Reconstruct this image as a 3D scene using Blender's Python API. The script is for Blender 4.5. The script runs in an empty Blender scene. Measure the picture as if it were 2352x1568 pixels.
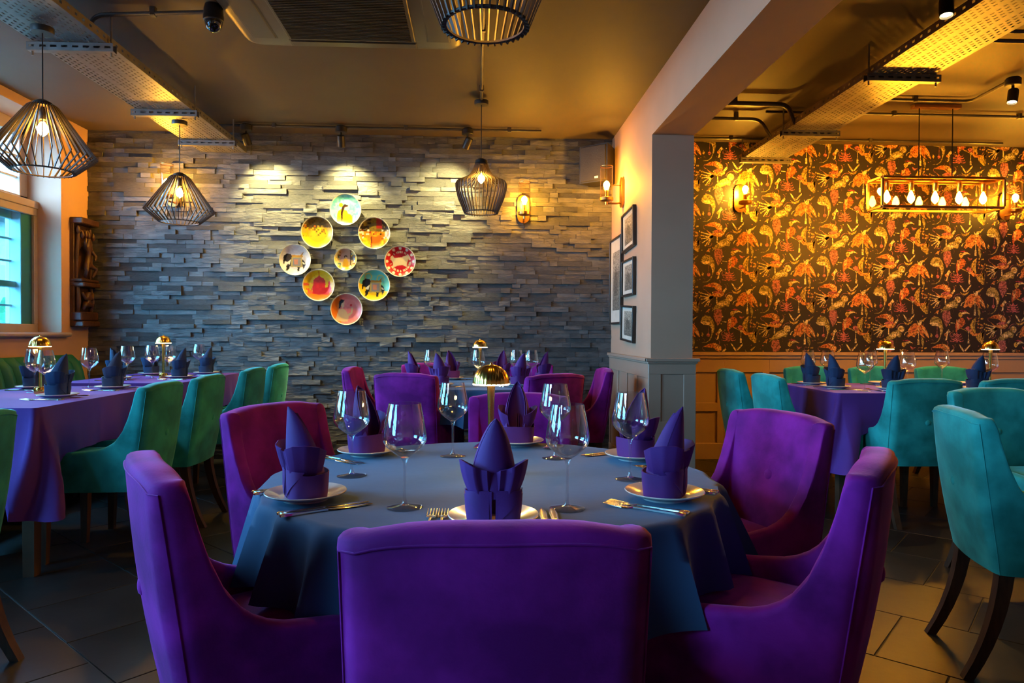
import bpy, bmesh, math, random
from mathutils import Vector, Matrix
PI = math.pi
random.seed(7)
S = bpy.context.scene
COL = S.collection

# ------------------------------------------------------------------ camera
cam_d = bpy.data.cameras.new('camera'); cam = bpy.data.objects.new('camera', cam_d); COL.objects.link(cam)
cam_d.sensor_width = 36.0; cam_d.lens = 36.0 * 1600.0 / 2352.0; cam_d.clip_start = 0.05
YAW = math.atan(81 / 1600.0); PITCH = math.atan(19 / 1600.0); ROLL = 0.004
fwd = Vector((math.sin(YAW) * math.cos(PITCH), math.cos(YAW) * math.cos(PITCH), -math.sin(PITCH)))
rgt = Vector((math.cos(YAW), -math.sin(YAW), 0)); upv = rgt.cross(fwd)
r2 = rgt * math.cos(ROLL) + upv * math.sin(ROLL); u2 = upv * math.cos(ROLL) - rgt * math.sin(ROLL)
M = Matrix((r2, u2, -fwd)).transposed().to_4x4(); M.translation = Vector((0, 0, 1.15))
cam.matrix_world = M
S.camera = cam

# ------------------------------------------------------------------ world, daylight, exposure
W = bpy.data.worlds.new('daylight'); S.world = W; W.use_nodes = True
bg = W.node_tree.nodes['Background']; bg.inputs[0].default_value = (0.32, 0.63, 1.0, 1); bg.inputs[1].default_value = 20.0
S.view_settings.view_transform = 'Standard'; S.view_settings.look = 'None'
S.view_settings.exposure = 1.42; S.view_settings.gamma = 1.0; S.view_settings.use_curve_mapping = False
S.cycles.use_denoising = True
S.cycles.sample_clamp_indirect = 6.0
S.cycles.max_bounces = 8; S.cycles.diffuse_bounces = 4; S.cycles.glossy_bounces = 4
S.cycles.transmission_bounces = 8; S.cycles.transparent_max_bounces = 16
S.cycles.caustics_refractive = False; S.cycles.caustics_reflective = False

def portal(loc, rot, sx, sy):
    l = bpy.data.lights.new('window_left_offscreen', 'AREA'); l.shape = 'RECTANGLE'; l.size = sx; l.size_y = sy
    l.cycles.is_portal = True
    o = bpy.data.objects.new('window_left_offscreen', l); o.location = loc; o.rotation_euler = rot; COL.objects.link(o)

# ------------------------------------------------------------------ mesh helpers
class MB:
    def __init__(s): s.v = []; s.f = []
    def add(s, vs, fs):
        n = len(s.v); s.v += [tuple(v) for v in vs]; s.f += [tuple(i + n for i in f) for f in fs]; return s
    def box(s, x0, x1, y0, y1, z0, z1, c=0.0):
        if c <= 0:
            vs = [(x, y, z) for x in (x0, x1) for y in (y0, y1) for z in (z0, z1)]
            return s.add(vs, [(0, 1, 3, 2), (4, 6, 7, 5), (0, 4, 5, 1), (2, 3, 7, 6), (0, 2, 6, 4), (1, 5, 7, 3)])
        c = min(c, (x1 - x0) * .45, (y1 - y0) * .45, (z1 - z0) * .45)
        bm = bmesh.new(); bmesh.ops.create_cube(bm, size=1)
        for v in bm.verts:
            v.co = Vector(((x0 + x1) / 2 + v.co.x * (x1 - x0), (y0 + y1) / 2 + v.co.y * (y1 - y0), (z0 + z1) / 2 + v.co.z * (z1 - z0)))
        bmesh.ops.bevel(bm, geom=bm.edges[:], offset=c, segments=1, affect='EDGES')
        bm.verts.index_update()
        s.add([v.co[:] for v in bm.verts], [tuple(v.index for v in f.verts) for f in bm.faces]); bm.free(); return s
    def lathe(s, prof, n=24, c=(0, 0, 0), caps=True):
        vs = []; fs = []
        for r, z in prof:
            for k in range(n):
                a = 2 * PI * k / n; vs.append((c[0] + r * math.cos(a), c[1] + r * math.sin(a), c[2] + z))
        for i in range(len(prof) - 1):
            for k in range(n):
                k2 = (k + 1) % n; fs.append((i * n + k, i * n + k2, (i + 1) * n + k2, (i + 1) * n + k))
        if caps:
            if prof[0][0] > 1e-5: fs.append(tuple(reversed(range(n))))
            if prof[-1][0] > 1e-5: fs.append(tuple((len(prof) - 1) * n + k for k in range(n)))
        return s.add(vs, fs)
    def tube(s, pts, r, n=8, caps=True):
        pts = [Vector(p) for p in pts]; rs = r if isinstance(r, (list, tuple)) else [r] * len(pts)
        vs = []; fs = []; ref = None
        for i, p in enumerate(pts):
            t = (pts[min(i + 1, len(pts) - 1)] - pts[max(i - 1, 0)]).normalized()
            if ref is None:
                ref = Vector((0, 0, 1)) if abs(t.z) < .9 else Vector((1, 0, 0))
            a = t.cross(ref).normalized(); b = a.cross(t).normalized(); ref = b
            for k in range(n):
                w = 2 * PI * k / n; vs.append(p + (a * math.cos(w) + b * math.sin(w)) * rs[i])
        for i in range(len(pts) - 1):
            for k in range(n):
                k2 = (k + 1) % n; fs.append((i * n + k, i * n + k2, (i + 1) * n + k2, (i + 1) * n + k))
        if caps:
            fs.append(tuple(reversed(range(n)))); fs.append(tuple((len(pts) - 1) * n + k for k in range(n)))
        return s.add(vs, fs)
    def sweep(s, secs, closed=True, caps=True):
        n = len(secs[0]); vs = [p for sec in secs for p in sec]; fs = []
        for i in range(len(secs) - 1):
            for k in range(n if closed else n - 1):
                k2 = (k + 1) % n; fs.append((i * n + k, i * n + k2, (i + 1) * n + k2, (i + 1) * n + k))
        if caps: fs.append(tuple(reversed(range(n)))); fs.append(tuple((len(secs) - 1) * n + k for k in range(n)))
        return s.add(vs, fs)
    def prism(s, poly, h0, h1, axis='z'):
        n = len(poly)
        def P(p, h): return {'z': (p[0], p[1], h), 'y': (p[0], h, p[1]), 'x': (h, p[0], p[1])}[axis]
        return s.add([P(p, h0) for p in poly] + [P(p, h1) for p in poly],
                     [tuple(range(n - 1, -1, -1)), tuple(range(n, 2 * n))] + [(k, (k + 1) % n, n + (k + 1) % n, n + k) for k in range(n)])
    def sheet(s, fn, nu, nv, th=0.0015):
        """two-sided thin sheet: fn(u,v) -> Vector; thickness along finite-difference normal"""
        P = [[Vector(fn(i / nu, j / nv)) for j in range(nv + 1)] for i in range(nu + 1)]
        top = []; bot = []
        for i in range(nu + 1):
            for j in range(nv + 1):
                du = P[min(i + 1, nu)][j] - P[max(i - 1, 0)][j]; dv = P[i][min(j + 1, nv)] - P[i][max(j - 1, 0)]
                nn = du.cross(dv); nn = nn.normalized() if nn.length > 1e-12 else Vector((0, 0, 1))
                top.append(P[i][j] + nn * th / 2); bot.append(P[i][j] - nn * th / 2)
        m = nv + 1; N = (nu + 1) * m; fs = []
        for i in range(nu):
            for j in range(nv):
                a, b, c, d = i * m + j, (i + 1) * m + j, (i + 1) * m + j + 1, i * m + j + 1
                fs.append((a, b, c, d)); fs.append((N + a, N + d, N + c, N + b))
        ring = [i * m for i in range(nu)] + [nu * m + j for j in range(nv)] + [i * m + nv for i in range(nu, 0, -1)] + [j for j in range(nv, 0, -1)]
        for k in range(len(ring)):
            a, b = ring[k], ring[(k + 1) % len(ring)]; fs.append((b, a, N + a, N + b))
        return s.add(top + bot, fs)
    def mesh(s, name, mat, smooth=35):
        me = bpy.data.meshes.new(name); me.from_pydata(s.v, [], s.f); me.validate(); me.update()
        bm = bmesh.new(); bm.from_mesh(me); bmesh.ops.recalc_face_normals(bm, faces=bm.faces[:]); bm.to_mesh(me); bm.free()
        if mat: me.materials.append(MAT[mat])
        if smooth:
            me.polygons.foreach_set('use_smooth', [True] * len(me.polygons)); me.set_sharp_from_angle(angle=math.radians(smooth))
        return me
    def obj(s, name, mat, parent=None, smooth=35, loc=(0, 0, 0), rz=0):
        return link(name, s.mesh(name, mat, smooth), parent, loc, rz)

def link(name, me, parent=None, loc=(0, 0, 0), rz=0):
    o = bpy.data.objects.new(name, me); COL.objects.link(o); o.location = loc; o.rotation_euler = (0, 0, rz)
    if parent: o.parent = parent
    return o
def tag(o, label, cat, group=None):
    o['label'] = label; o['category'] = cat
    if group: o['group'] = group
    return o
def thing(name, label, cat, loc=(0, 0, 0), rz=0, group=None):
    o = link(name, None, None, loc, rz); o.empty_display_size = .05
    return tag(o, label, cat, group)
def struct(o): o['kind'] = 'structure'; return o
def stuff(o): o['kind'] = 'stuff'; return o
def inst(name, label, cat, parts, loc, rz=0, group=None):
    """one more individual built from shared part meshes: parts = [(name, mesh, [subparts])]"""
    t = thing(name, label, cat, loc, rz, group)
    for p in parts:
        o = link(p[0], p[1], t)
        for q in (p[2] if len(p) > 2 else []): link(q[0], q[1], o)
    return t

# ------------------------------------------------------------------ procedural materials
MAT = {}
def srgb(r, g, b):
    f = lambda c: (c / 12.92 if c <= .04045 else ((c + .055) / 1.055) ** 2.4)
    return (f(r / 255), f(g / 255), f(b / 255))
def mat(name, c1, c2=None, rough=.6, metal=0., scale=8., bump=0., bscale=60., sheen=0., sheen_tint=None, spec=.5, detail=4, coat=0., vcol=False, stretch=None, rand=0., hatch=False, ramp=(.32, .68)):
    m = bpy.data.materials.new(name); m.use_nodes = True; MAT[name] = m
    nt = m.node_tree; N = nt.nodes; L = nt.links; b = N['Principled BSDF']
    tc = N.new('ShaderNodeTexCoord'); src = tc.outputs['Object']
    if stretch:
        mp = N.new('ShaderNodeMapping'); mp.inputs['Scale'].default_value = stretch; L.new(src, mp.inputs[0]); src = mp.outputs[0]
    no = N.new('ShaderNodeTexNoise'); no.inputs['Scale'].default_value = scale; no.inputs['Detail'].default_value = detail; L.new(src, no.inputs['Vector'])
    if vcol:
        at = N.new('ShaderNodeVertexColor'); at.layer_name = 'Col'; colsock = at.outputs['Color']
        if hatch:   # engraved look of the print
            hr = N.new('ShaderNodeMapRange'); hr.inputs[1].default_value = .40; hr.inputs[2].default_value = .56; hr.inputs[3].default_value = .30; hr.inputs[4].default_value = 1.12; L.new(no.outputs['Fac'], hr.inputs[0])
            hm = N.new('ShaderNodeMix'); hm.data_type = 'RGBA'; hm.blend_type = 'MULTIPLY'; hm.inputs[0].default_value = 1; L.new(colsock, hm.inputs[6]); L.new(hr.outputs[0], hm.inputs[7]); colsock = hm.outputs[2]
    else:
        c2 = c2 or tuple(min(1, x * 1.25 + .004) for x in c1)
        rp = N.new('ShaderNodeValToRGB'); rp.color_ramp.elements[0].position = ramp[0]; rp.color_ramp.elements[1].position = ramp[1]
        rp.color_ramp.elements[0].color = (*c1, 1); rp.color_ramp.elements[1].color = (*c2, 1)
        L.new(no.outputs['Fac'], rp.inputs[0]); colsock = rp.outputs[0]
    if rand:
        g = N.new('ShaderNodeNewGeometry'); oi = N.new('ShaderNodeObjectInfo')
        ad = N.new('ShaderNodeMath'); ad.operation = 'ADD'; L.new(g.outputs['Random Per Island'], ad.inputs[0]); L.new(oi.outputs['Random'], ad.inputs[1])
        fr = N.new('ShaderNodeMath'); fr.operation = 'FRACT'; L.new(ad.outputs[0], fr.inputs[0])
        mr = N.new('ShaderNodeMapRange'); mr.inputs[3].default_value = 1 - rand; mr.inputs[4].default_value = 1 + rand; L.new(fr.outputs[0], mr.inputs[0])
        mx = N.new('ShaderNodeMix'); mx.data_type = 'RGBA'; mx.blend_type = 'MULTIPLY'; mx.inputs[0].default_value = 1
        L.new(colsock, mx.inputs[6]); L.new(mr.outputs[0], mx.inputs[7]); colsock = mx.outputs[2]
    L.new(colsock, b.inputs['Base Color'])
    b.inputs['Roughness'].default_value = rough; b.inputs['Metallic'].default_value = metal
    b.inputs['Specular IOR Level'].default_value = spec; b.inputs['Coat Weight'].default_value = coat; b.inputs['Coat Roughness'].default_value = .08
    if sheen:
        b.inputs['Sheen Weight'].default_value = sheen; b.inputs['Sheen Roughness'].default_value = .35
        b.inputs['Sheen Tint'].default_value = (*(sheen_tint or c2), 1)
    if bump:
        n2 = N.new('ShaderNodeTexNoise'); n2.inputs['Scale'].default_value = bscale; n2.inputs['Detail'].default_value = 6; L.new(src, n2.inputs['Vector'])
        bp = N.new('ShaderNodeBump'); bp.inputs['Strength'].default_value = bump; bp.inputs['Distance'].default_value = .01
        L.new(n2.outputs['Fac'], bp.inputs['Height']); L.new(bp.outputs[0], b.inputs['Normal'])
    return m
def emit(name, col, strength):
    m = bpy.data.materials.new(name); m.use_nodes = True; MAT[name] = m; nt = m.node_tree; nt.nodes.clear()
    e = nt.nodes.new('ShaderNodeEmission'); o = nt.nodes.new('ShaderNodeOutputMaterial'); nt.links.new(e.outputs[0], o.inputs[0])
    e.inputs[0].default_value = (*col, 1); e.inputs[1].default_value = strength
def clearglass(name, tint=(1, 1, 1), refl=.9, rough=0.0, ior=1.5, boost=1.0):
    """thin clear glass: straight-through tint plus Fresnel reflection"""
    m = bpy.data.materials.new(name); m.use_nodes = True; MAT[name] = m; nt = m.node_tree; nt.nodes.clear(); N = nt.nodes; L = nt.links
    o = N.new('ShaderNodeOutputMaterial'); mx = N.new('ShaderNodeMixShader'); t = N.new('ShaderNodeBsdfTransparent'); g = N.new('ShaderNodeBsdfGlossy')
    f = N.new('ShaderNodeLayerWeight'); f.inputs[0].default_value = .5; f0 = ((ior - 1) / (ior + 1)) ** 2
    pw = N.new('ShaderNodeMath'); pw.operation = 'POWER'; pw.inputs[1].default_value = 3.2; L.new(f.outputs['Facing'], pw.inputs[0])
    mu = N.new('ShaderNodeMath'); mu.operation = 'MULTIPLY_ADD'; mu.inputs[1].default_value = (1 - f0) * boost; mu.inputs[2].default_value = f0 * boost; mu.use_clamp = True
    t.inputs[0].default_value = (*tint, 1); g.inputs[0].default_value = (refl, refl, refl, 1); g.inputs['Roughness'].default_value = rough
    L.new(pw.outputs[0], mu.inputs[0]); L.new(mu.outputs[0], mx.inputs[0]); L.new(t.outputs[0], mx.inputs[1]); L.new(g.outputs[0], mx.inputs[2]); L.new(mx.outputs[0], o.inputs[0])
def solidglass(name):
    m = bpy.data.materials.new(name); m.use_nodes = True; MAT[name] = m; b = m.node_tree.nodes['Principled BSDF']
    b.inputs['Transmission Weight'].default_value = 1; b.inputs['Roughness'].default_value = 0; b.inputs['IOR'].default_value = 1.5

mat('velvet_purple', (.12, .003, .115), (.31, .012, .27), rough=.75, scale=7, detail=10, ramp=(.36, .66), sheen=.4, sheen_tint=(.9, .3, .9), bump=.06, bscale=150, spec=.15)
mat('velvet_teal', (.010, .19, .17), (.03, .39, .35), rough=.75, scale=7, detail=10, ramp=(.36, .66), sheen=.5, sheen_tint=(.35, .95, 1), bump=.06, bscale=150, spec=.15)
mat('banquette_teal', (.006, .14, .12), (.012, .2, .17), rough=.55, scale=4, sheen=.3, spec=.3)
mat('leg_wood', (.03, .014, .008), (.07, .032, .015), rough=.4, scale=9, stretch=(6, 6, 1))
mat('cloth_blue', (.02, .058, .13), (.027, .072, .16), rough=.8, scale=3, sheen=.25, sheen_tint=(.4, .7, 1), bump=.05, bscale=30)
mat('cloth_purple', (.08, .015, .20), (.10, .02, .25), rough=.8, scale=3, sheen=.25, sheen_tint=(.6, .4, 1), bump=.05, bscale=30)
mat('napkin_purple', (.082, .009, .15), (.105, .012, .19), rough=.7, scale=6, sheen=.25, bump=.05, bscale=120)
mat('napkin_navy', (.005, .02, .065), (.008, .028, .09), rough=.75, scale=6, sheen=.25, bump=.05, bscale=120)
mat('plate_white', (.68, .64, .58), (.74, .71, .66), rough=.18, scale=5, coat=.5)
mat('steel', (.62, .6, .56), (.72, .7, .66), rough=.14, metal=1, scale=20)
mat('brass', (.75, .46, .10), (.86, .56, .14), rough=.2, metal=1, scale=25)
mat('brass_dark', (.42, .22, .06), (.5, .27, .08), rough=.3, metal=1, scale=25)
mat('stone', (.044, .045, .048), (.112, .110, .108), rough=.62, scale=7, bump=.9, bscale=16, rand=.3, stretch=(1, 1, 3), spec=.6)
mat('stone_gap', (.06, .06, .062), rough=.9)
mat('wall_taupe', (.46, .285, .185), (.495, .305, .20), rough=.7, scale=3, bump=.02, bscale=50)
mat('wall_dark', (.011, .009, .012), (.016, .012, .016), rough=.6, scale=4)
mat('wainscot_paint', (.36, .235, .165), (.39, .255, .18), rough=.5, scale=3)
mat('ceiling_paint', (.075, .054, .036), (.086, .062, .041), rough=.65, scale=2.5, bump=.05, bscale=6)
mat('floor_slate', (.006, .0056, .0055), (.017, .0155, .0145), rough=.42, scale=3.5, bump=.12, bscale=9, rand=.25, detail=8)
mat('grout', (.10, .095, .088), rough=.8)
mat('galvanised', (.15, .145, .135), (.21, .20, .19), rough=.45, metal=.35, scale=14)
mat('pipe_dark', (.06, .052, .045), (.085, .075, .065), rough=.4, metal=.4)
mat('black_metal', (.012, .011, .010), (.02, .018, .017), rough=.45, metal=.3)
mat('black_gloss', (.006, .006, .008), (.01, .01, .012), rough=.05, coat=1)
mat('ac_plastic', (.05, .043, .035), (.062, .054, .044), rough=.38, scale=3)
mat('ac_dark', (.018, .016, .014), (.026, .023, .02), rough=.6)
mat('shade_wood', (.035, .024, .02), (.06, .042, .033), rough=.5, scale=6, stretch=(3, 3, .6))
mat('carved_wood', (.028, .011, .006), (.075, .03, .014), rough=.42, scale=10, bump=.25, bscale=40)
mat('frame_wood', (.02, .013, .009), (.035, .022, .014), rough=.4)
mat('mount_cream', (.55, .50, .40), (.6, .55, .45), rough=.8)
mat('window_wood', (.34, .27, .23), (.38, .31, .26), rough=.5)
mat('sash_paint', (.48, .49, .49), (.53, .54, .54), rough=.5)
mat('speaker_body', (.010, .009, .008), (.015, .013, .012), rough=.6)
mat('speaker_grille', (.012, .010, .009), (.018, .015, .013), rough=.6, bump=.3, bscale=300)
mat('sticker', (.7, .66, .6), rough=.6)
mat('print', (1, 1, 1), vcol=True, rough=.55, spec=.3, scale=75., detail=3, hatch=True)
mat('print_gloss', (1, 1, 1), vcol=True, rough=.3, spec=.3)
mat('house_brick', (.30, .26, .24), (.42, .37, .34), rough=.9, scale=20)
mat('house_roof', (.16, .17, .2), (.22, .23, .26), rough=.9, scale=30)
mat('leaf', (.03, .14, .05), (.08, .30, .10), rough=.6, scale=14)
mat('tarmac', (.08, .08, .085), rough=.9)
mat('wood_table', (.05, .028, .016), (.08, .045, .025), rough=.45)
clearglass('glass_bowl', (.97, .97, .97), refl=1, ior=1.6, boost=1.5)
clearglass('glass_amber', (.99, .90, .70), refl=.9, ior=1.45)
clearglass('glass_pane', (.93, .97, .98), refl=.7, ior=1.3)
clearglass('glass_tint', (.50, .80, .86), refl=.7, ior=1.3)
clearglass('glass_box', (.98, .93, .82), refl=.9, ior=1.4)
clearglass('glass_bulb', (1, .92, .72), refl=.8, ior=1.3)
clearglass('glass_stem', (.95, .95, .95), refl=1, ior=1.5, boost=1.7)
emit('filament', (1.0, .50, .07), 270.0)
emit('filament_wall', (1.0, .52, .06), 460.0)
emit('filament_box', (1.0, .45, .035), 430.0)
emit('lamp_ring', (1.0, .62, .22), 16.0)
clearglass('glass_foot', (.97, .97, .97), refl=1, ior=1.5, boost=.55)
emit('spot_face', (1.0, .75, .35), 12.0)
# ------------------------------------------------------------------ room shell
XL, XR, YB, YF, ZC = -3.48, 6.0, 6.45, -3.2, 2.95
XP0, XP1, YP, ZBEAM = 1.25, 1.554, 4.95, 2.576
WALLT = .45
floor = struct(MB().box(XL - WALLT, XR + .2, YF - .2, YB + .2, -.2, -.004).obj('floor', 'grout'))
struct(MB().box(XL - WALLT, XR + .2, YF - .2, YB + .2, ZC, ZC + .2).obj('ceiling', 'ceiling_paint'))
# floor tiles: square slate tiles laid diagonally in half bond
TS = .46; e1 = Vector((math.cos(math.radians(-43)), math.sin(math.radians(-43)))); e2 = Vector((-e1.y, e1.x))
g = .0025; h = TS / 2 - g
tile_me = MB().box(-h, h, -h, h, -.012, 0, .0015).mesh('tile', 'floor_slate')
rest = MB(); ntile = 0
for r in range(-16, 22):
    for k in range(-22, 22):
        s_ = -.603 + (.23 if r % 2 else 0) + TS * (k + .5); t_ = .9 + TS * (r + .5)
        p = e1 * s_ + e2 * t_
        if not (XL - .25 < p.x < XR + .2 and YF < p.y < YB + .2): continue
        ang = abs(math.degrees(math.atan2(p.x, max(p.y, .01))))
        if p.y > 1.3 and ang < 42 and ntile < 290 and XL < p.x < 4.6:
            link('tile', tile_me, floor, (p.x, p.y, 0), math.radians(-43)); ntile += 1
        else:
            c = [p + e1 * a * h + e2 * b * h for a, b in ((-1, -1), (1, -1), (1, 1), (-1, 1))]
            n = len(rest.v); rest.add([(q.x, q.y, 0) for q in c], [(0, 1, 2, 3)])
stuff(rest.obj('tile_field', 'floor_slate', floor, 0))

# left wall with three window openings
WZ0, WZ1 = 1.14, 2.875
wins = [(4.05, 6.03), (1.15, 3.15), (-2.0, 0.1)]
m = MB(); xo = XL - WALLT
m.box(xo, XL, YF, YB + .2, 0, WZ0); m.box(xo, XL, YF, YB + .2, WZ1, ZC)
ys = [YF] + [v for w in sorted(wins) for v in w] + [YB + .2]
for i in range(0, len(ys), 2): m.box(xo, XL, ys[i], ys[i + 1], WZ0, WZ1)
struct(m.obj('wall_left', 'wall_taupe'))
# back wall core
wall_back = struct(MB().box(XL, XR, YB, YB + .2, 0, ZC).obj('wall_back', 'stone_gap'))
struct(MB().box(XR, XR + .2, YF, YB, 0, ZC).obj('wall_right', 'wall_taupe'))
# plain wall behind the viewer
struct(MB().box(XL, XR, YF - .2, YF, 0, ZC).obj('wall_front', 'wall_taupe'))
part = struct(MB().box(XP0, XP1, YP, YB, 0, ZC).obj('wall_partition', 'wall_taupe'))
struct(MB().box(XP0, XP1, YF, YP, ZBEAM, ZC).obj('ceiling_beam', 'wall_taupe'))

# ---- slate split-face cladding between the left wall and the partition
var = []
for q in range(8):
    mb = MB().box(-.5, .5, -.5, .5, -.5, .5)
    rr = random.Random(q); vs = []
    for v in mb.v:
        if v[1] < 0: vs.append((v[0] + rr.uniform(-.004, .004), v[1] + rr.uniform(-.12, .12), v[2] + rr.uniform(-.03, .03)))
        else: vs.append(v)
    mb.v = vs; var.append(mb)
stones = []; z = 0.0; rs = random.Random(3)
while z < ZC - .01:
    hgt = min(rs.choice((.038, .043, .047)), ZC - z); x = XL - rs.uniform(0, .15)
    while x < XP0:
        ln = rs.choice((.08, .11, .15, .19, .23, .30)) * rs.uniform(.85, 1.15); x1 = min(x + ln, XP0)
        if XP0 - x1 < .04: x1 = XP0
        xa = max(x, XL)
        if x1 - xa > .02: stones.append(((xa + x1) / 2, z + hgt / 2, x1 - xa - .0015, hgt - .0012, rs.choice((.012, .016, .02, .026, .034)) * rs.uniform(.85, 1.15), rs.randrange(8)))
        x = x1
    z += hgt
def hidden(s):  # behind tables, chairs and fittings
    return s[1] < .95 or (abs(s[0] + 2.3) < .35 and s[1] > 2.7)
order = sorted(range(len(stones)), key=lambda i: -(stones[i][2] * stones[i][3]) * (0.2 if hidden(stones[i]) else 1))
big = set(order[:296]); vm = [v.mesh('stone', 'stone', 0) for v in var]; field = MB()
for i, (cx, cz, l, hh, d, q) in enumerate(stones):
    if i in big:
        o = link('stone', vm[q], wall_back, (cx, YB - d / 2, cz)); o.scale = (l, d, hh)
    else:
        field.add([(cx + v[0] * l, YB - d / 2 + v[1] * d, cz + v[2] * hh) for v in var[q].v], var[q].f)
stuff(field.obj('stone_field', 'stone', wall_back, 0))

# ---- wallpaper: dark ground with printed birds and foliage (flat print)
XW0, XW1, ZW0 = XP1, XR, .985
MB().box(XW0, XW1, YB - .004, YB, .0, ZC).obj('wallpaper_ground', 'wall_dark', wall_back, 0)
K = YB / 1600.0 / 6.533     # metres per traced unit
C_ = dict(org=srgb(206, 138, 76), red=srgb(190, 98, 60), crm=srgb(226, 206, 150), gld=srgb(196, 166, 80), olv=srgb(158, 144, 84),
          pnk=srgb(188, 106, 110), mag=srgb(166, 62, 88), mau=srgb(160, 104, 104), brn=srgb(104, 74, 60), drk=srgb(70, 26, 18))
PR = []   # (polygon, colour, layer)
def P(col, pts, ly=1): PR.append((pts, C_[col], ly))
def strip(col, pts, w, ly=0):
    n = len(pts); L_ = []; R_ = []
    for i in range(n):
        a = pts[max(i - 1, 0)]; b = pts[min(i + 1, n - 1)]; dx, dy = b[0] - a[0], b[1] - a[1]; d = math.hypot(dx, dy) or 1
        ww = w * (1 - .75 * i / (n - 1)) if n > 2 else w
        L_.append((pts[i][0] - dy / d * ww, pts[i][1] + dx / d * ww)); R_.append((pts[i][0] + dy / d * ww, pts[i][1] - dx / d * ww))
    PR.append((L_ + R_[::-1], C_[col], ly))
def arc(cx, cy, r, a0, a1, n=9): return [(cx + r * math.cos(math.radians(a0 + (a1 - a0) * i / n)), cy + r * math.sin(math.radians(a0 + (a1 - a0) * i / n))) for i in range(n + 1)]
def disc(col, cx, cy, rx, ry=None, ly=1, n=10): P(col, [(cx + rx * math.cos(2 * PI * i / n), cy + (ry or rx) * math.sin(2 * PI * i / n)) for i in range(n)], ly)
# folded-wing bird
P('org', [(45, 705), (120, 660), (200, 645), (270, 660), (320, 700), (325, 755), (290, 790), (250, 760), (200, 720), (140, 712)])
for k in range(4): strip('red', [(70 + k * 20, 700 - k * 9), (150 + k * 18, 690 - k * 8), (215 + k * 12, 712)], 5, 2)
for k, (a, b) in enumerate(((215, 665), (245, 675), (275, 690), (235, 692), (265, 712), (295, 712), (300, 740), (275, 738))): disc('crm', a, b, 11, 10, 2)
P('org', [(70, 760), (110, 790), (160, 820), (230, 800), (300, 790), (360, 790), (355, 830), (310, 865), (240, 865), (180, 850), (120, 820)])
for a in range(4): disc('crm', 255 + a * 28, 835 - (a % 2) * 14, 11, 9, 2)
P('pnk', [(185, 778), (250, 762), (322, 768), (312, 800), (230, 808), (195, 800)], 2)
P('crm', [(330, 780), (385, 720), (400, 745), (365, 795)]); P('crm', [(238, 868), (252, 868), (259, 960), (236, 960)])
for a, b, c, d in ((100, 830, 0, 805), (90, 870, 0, 850), (90, 890, 10, 900), (110, 900, 20, 960), (130, 910, 62, 1005), (150, 900, 110, 985)):
    strip('crm', [(185, 860), (a, b), (c, d)], 15, 1); disc('gld', c, d, 13, 11, 2)
# v-tailed bird
P('crm', [(465, 645), (495, 665), (558, 755), (540, 768), (500, 712)]); P('crm', [(655, 645), (652, 675), (578, 760), (560, 750), (610, 690)])
P('gld', [(475, 755), (510, 780), (555, 788), (610, 757), (628, 745), (600, 795), (550, 817), (500, 797)])
# spiky-crowned bird
P('crm', [(443 + (60 if i % 2 else 44) * math.cos(2 * PI * i / 36), 880 + (60 if i % 2 else 44) * math.sin(2 * PI * i / 36)) for i in range(36)])
disc('gld', 443, 884, 40, 36, 2); disc('crm', 450, 900, 24, 22, 3); disc('drk', 455, 892, 6, 6, 4)
P('olv', [(165, 1090), (215, 1000), (290, 930), (380, 892), (440, 905), (452, 960), (430, 1012), (380, 1000), (300, 1040), (240, 1052), (200, 1062)])
P('crm', [(250, 975), (330, 930), (400, 925), (430, 960), (380, 985), (300, 1010)], 2); strip('olv', [(300, 945), (390, 940), (440, 1000)], 9, 3)
P('mau', [(230, 1045), (320, 1055), (335, 1150), (320, 1220), (262, 1312), (225, 1230), (195, 1150), (205, 1080)])
for k in range(5): strip('pnk', [(230 + k * 20, 1070), (222 + k * 22, 1140), (245 + k * 8, 1230)], 5, 2)
strip('crm', [(495, 975), (512, 935), (555, 912)], 8); strip('mau', arc(460, 880, 88, 190, 330), 6)
# spread-winged bird
P('org', [(720, 790), (650, 790), (590, 840), (555, 890), (562, 930), (530, 990), (560, 1012), (600, 980), (650, 1005), (690, 962), (720, 930)])
P('org', [(720, 790), (770, 800), (820, 850), (860, 910), (890, 1000), (885, 1020), (840, 980), (800, 930), (802, 980), (832, 1022), (780, 1002), (740, 952), (720, 930)])
for k in range(5): strip('red', [(700 - k * 8, 815 + k * 22), (640 - k * 10, 850 + k * 20), (590 - k * 4, 900 + k * 16)], 6, 2)
for k in range(5): strip('red', [(735 + k * 4, 830 + k * 25), (755 + k * 5, 850 + k * 26), (785 + k * 3, 850 + k * 30)], 7, 2)
for k in range(3): strip('crm', [(790 + k * 22, 870 + k * 22), (835 + k * 14, 930 + k * 20), (862 + k * 10, 990 + k * 8)], 6, 2)
P('crm', [(700, 792), (735, 748), (780, 735), (766, 790), (738, 832)], 2); P('gld', [(772, 745), (855, 690), (790, 768)], 2); P('crm', [(690, 742), (712, 775), (700, 790)], 2)
P('olv', [(760, 1000), (790, 1012), (812, 1090), (795, 1165), (765, 1080)])
strip('crm', [(719, 850), (720, 1036)], 5, 3); P('crm', [(705, 1035), (733, 1035), (736, 1122), (704, 1122)], 3)
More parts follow.
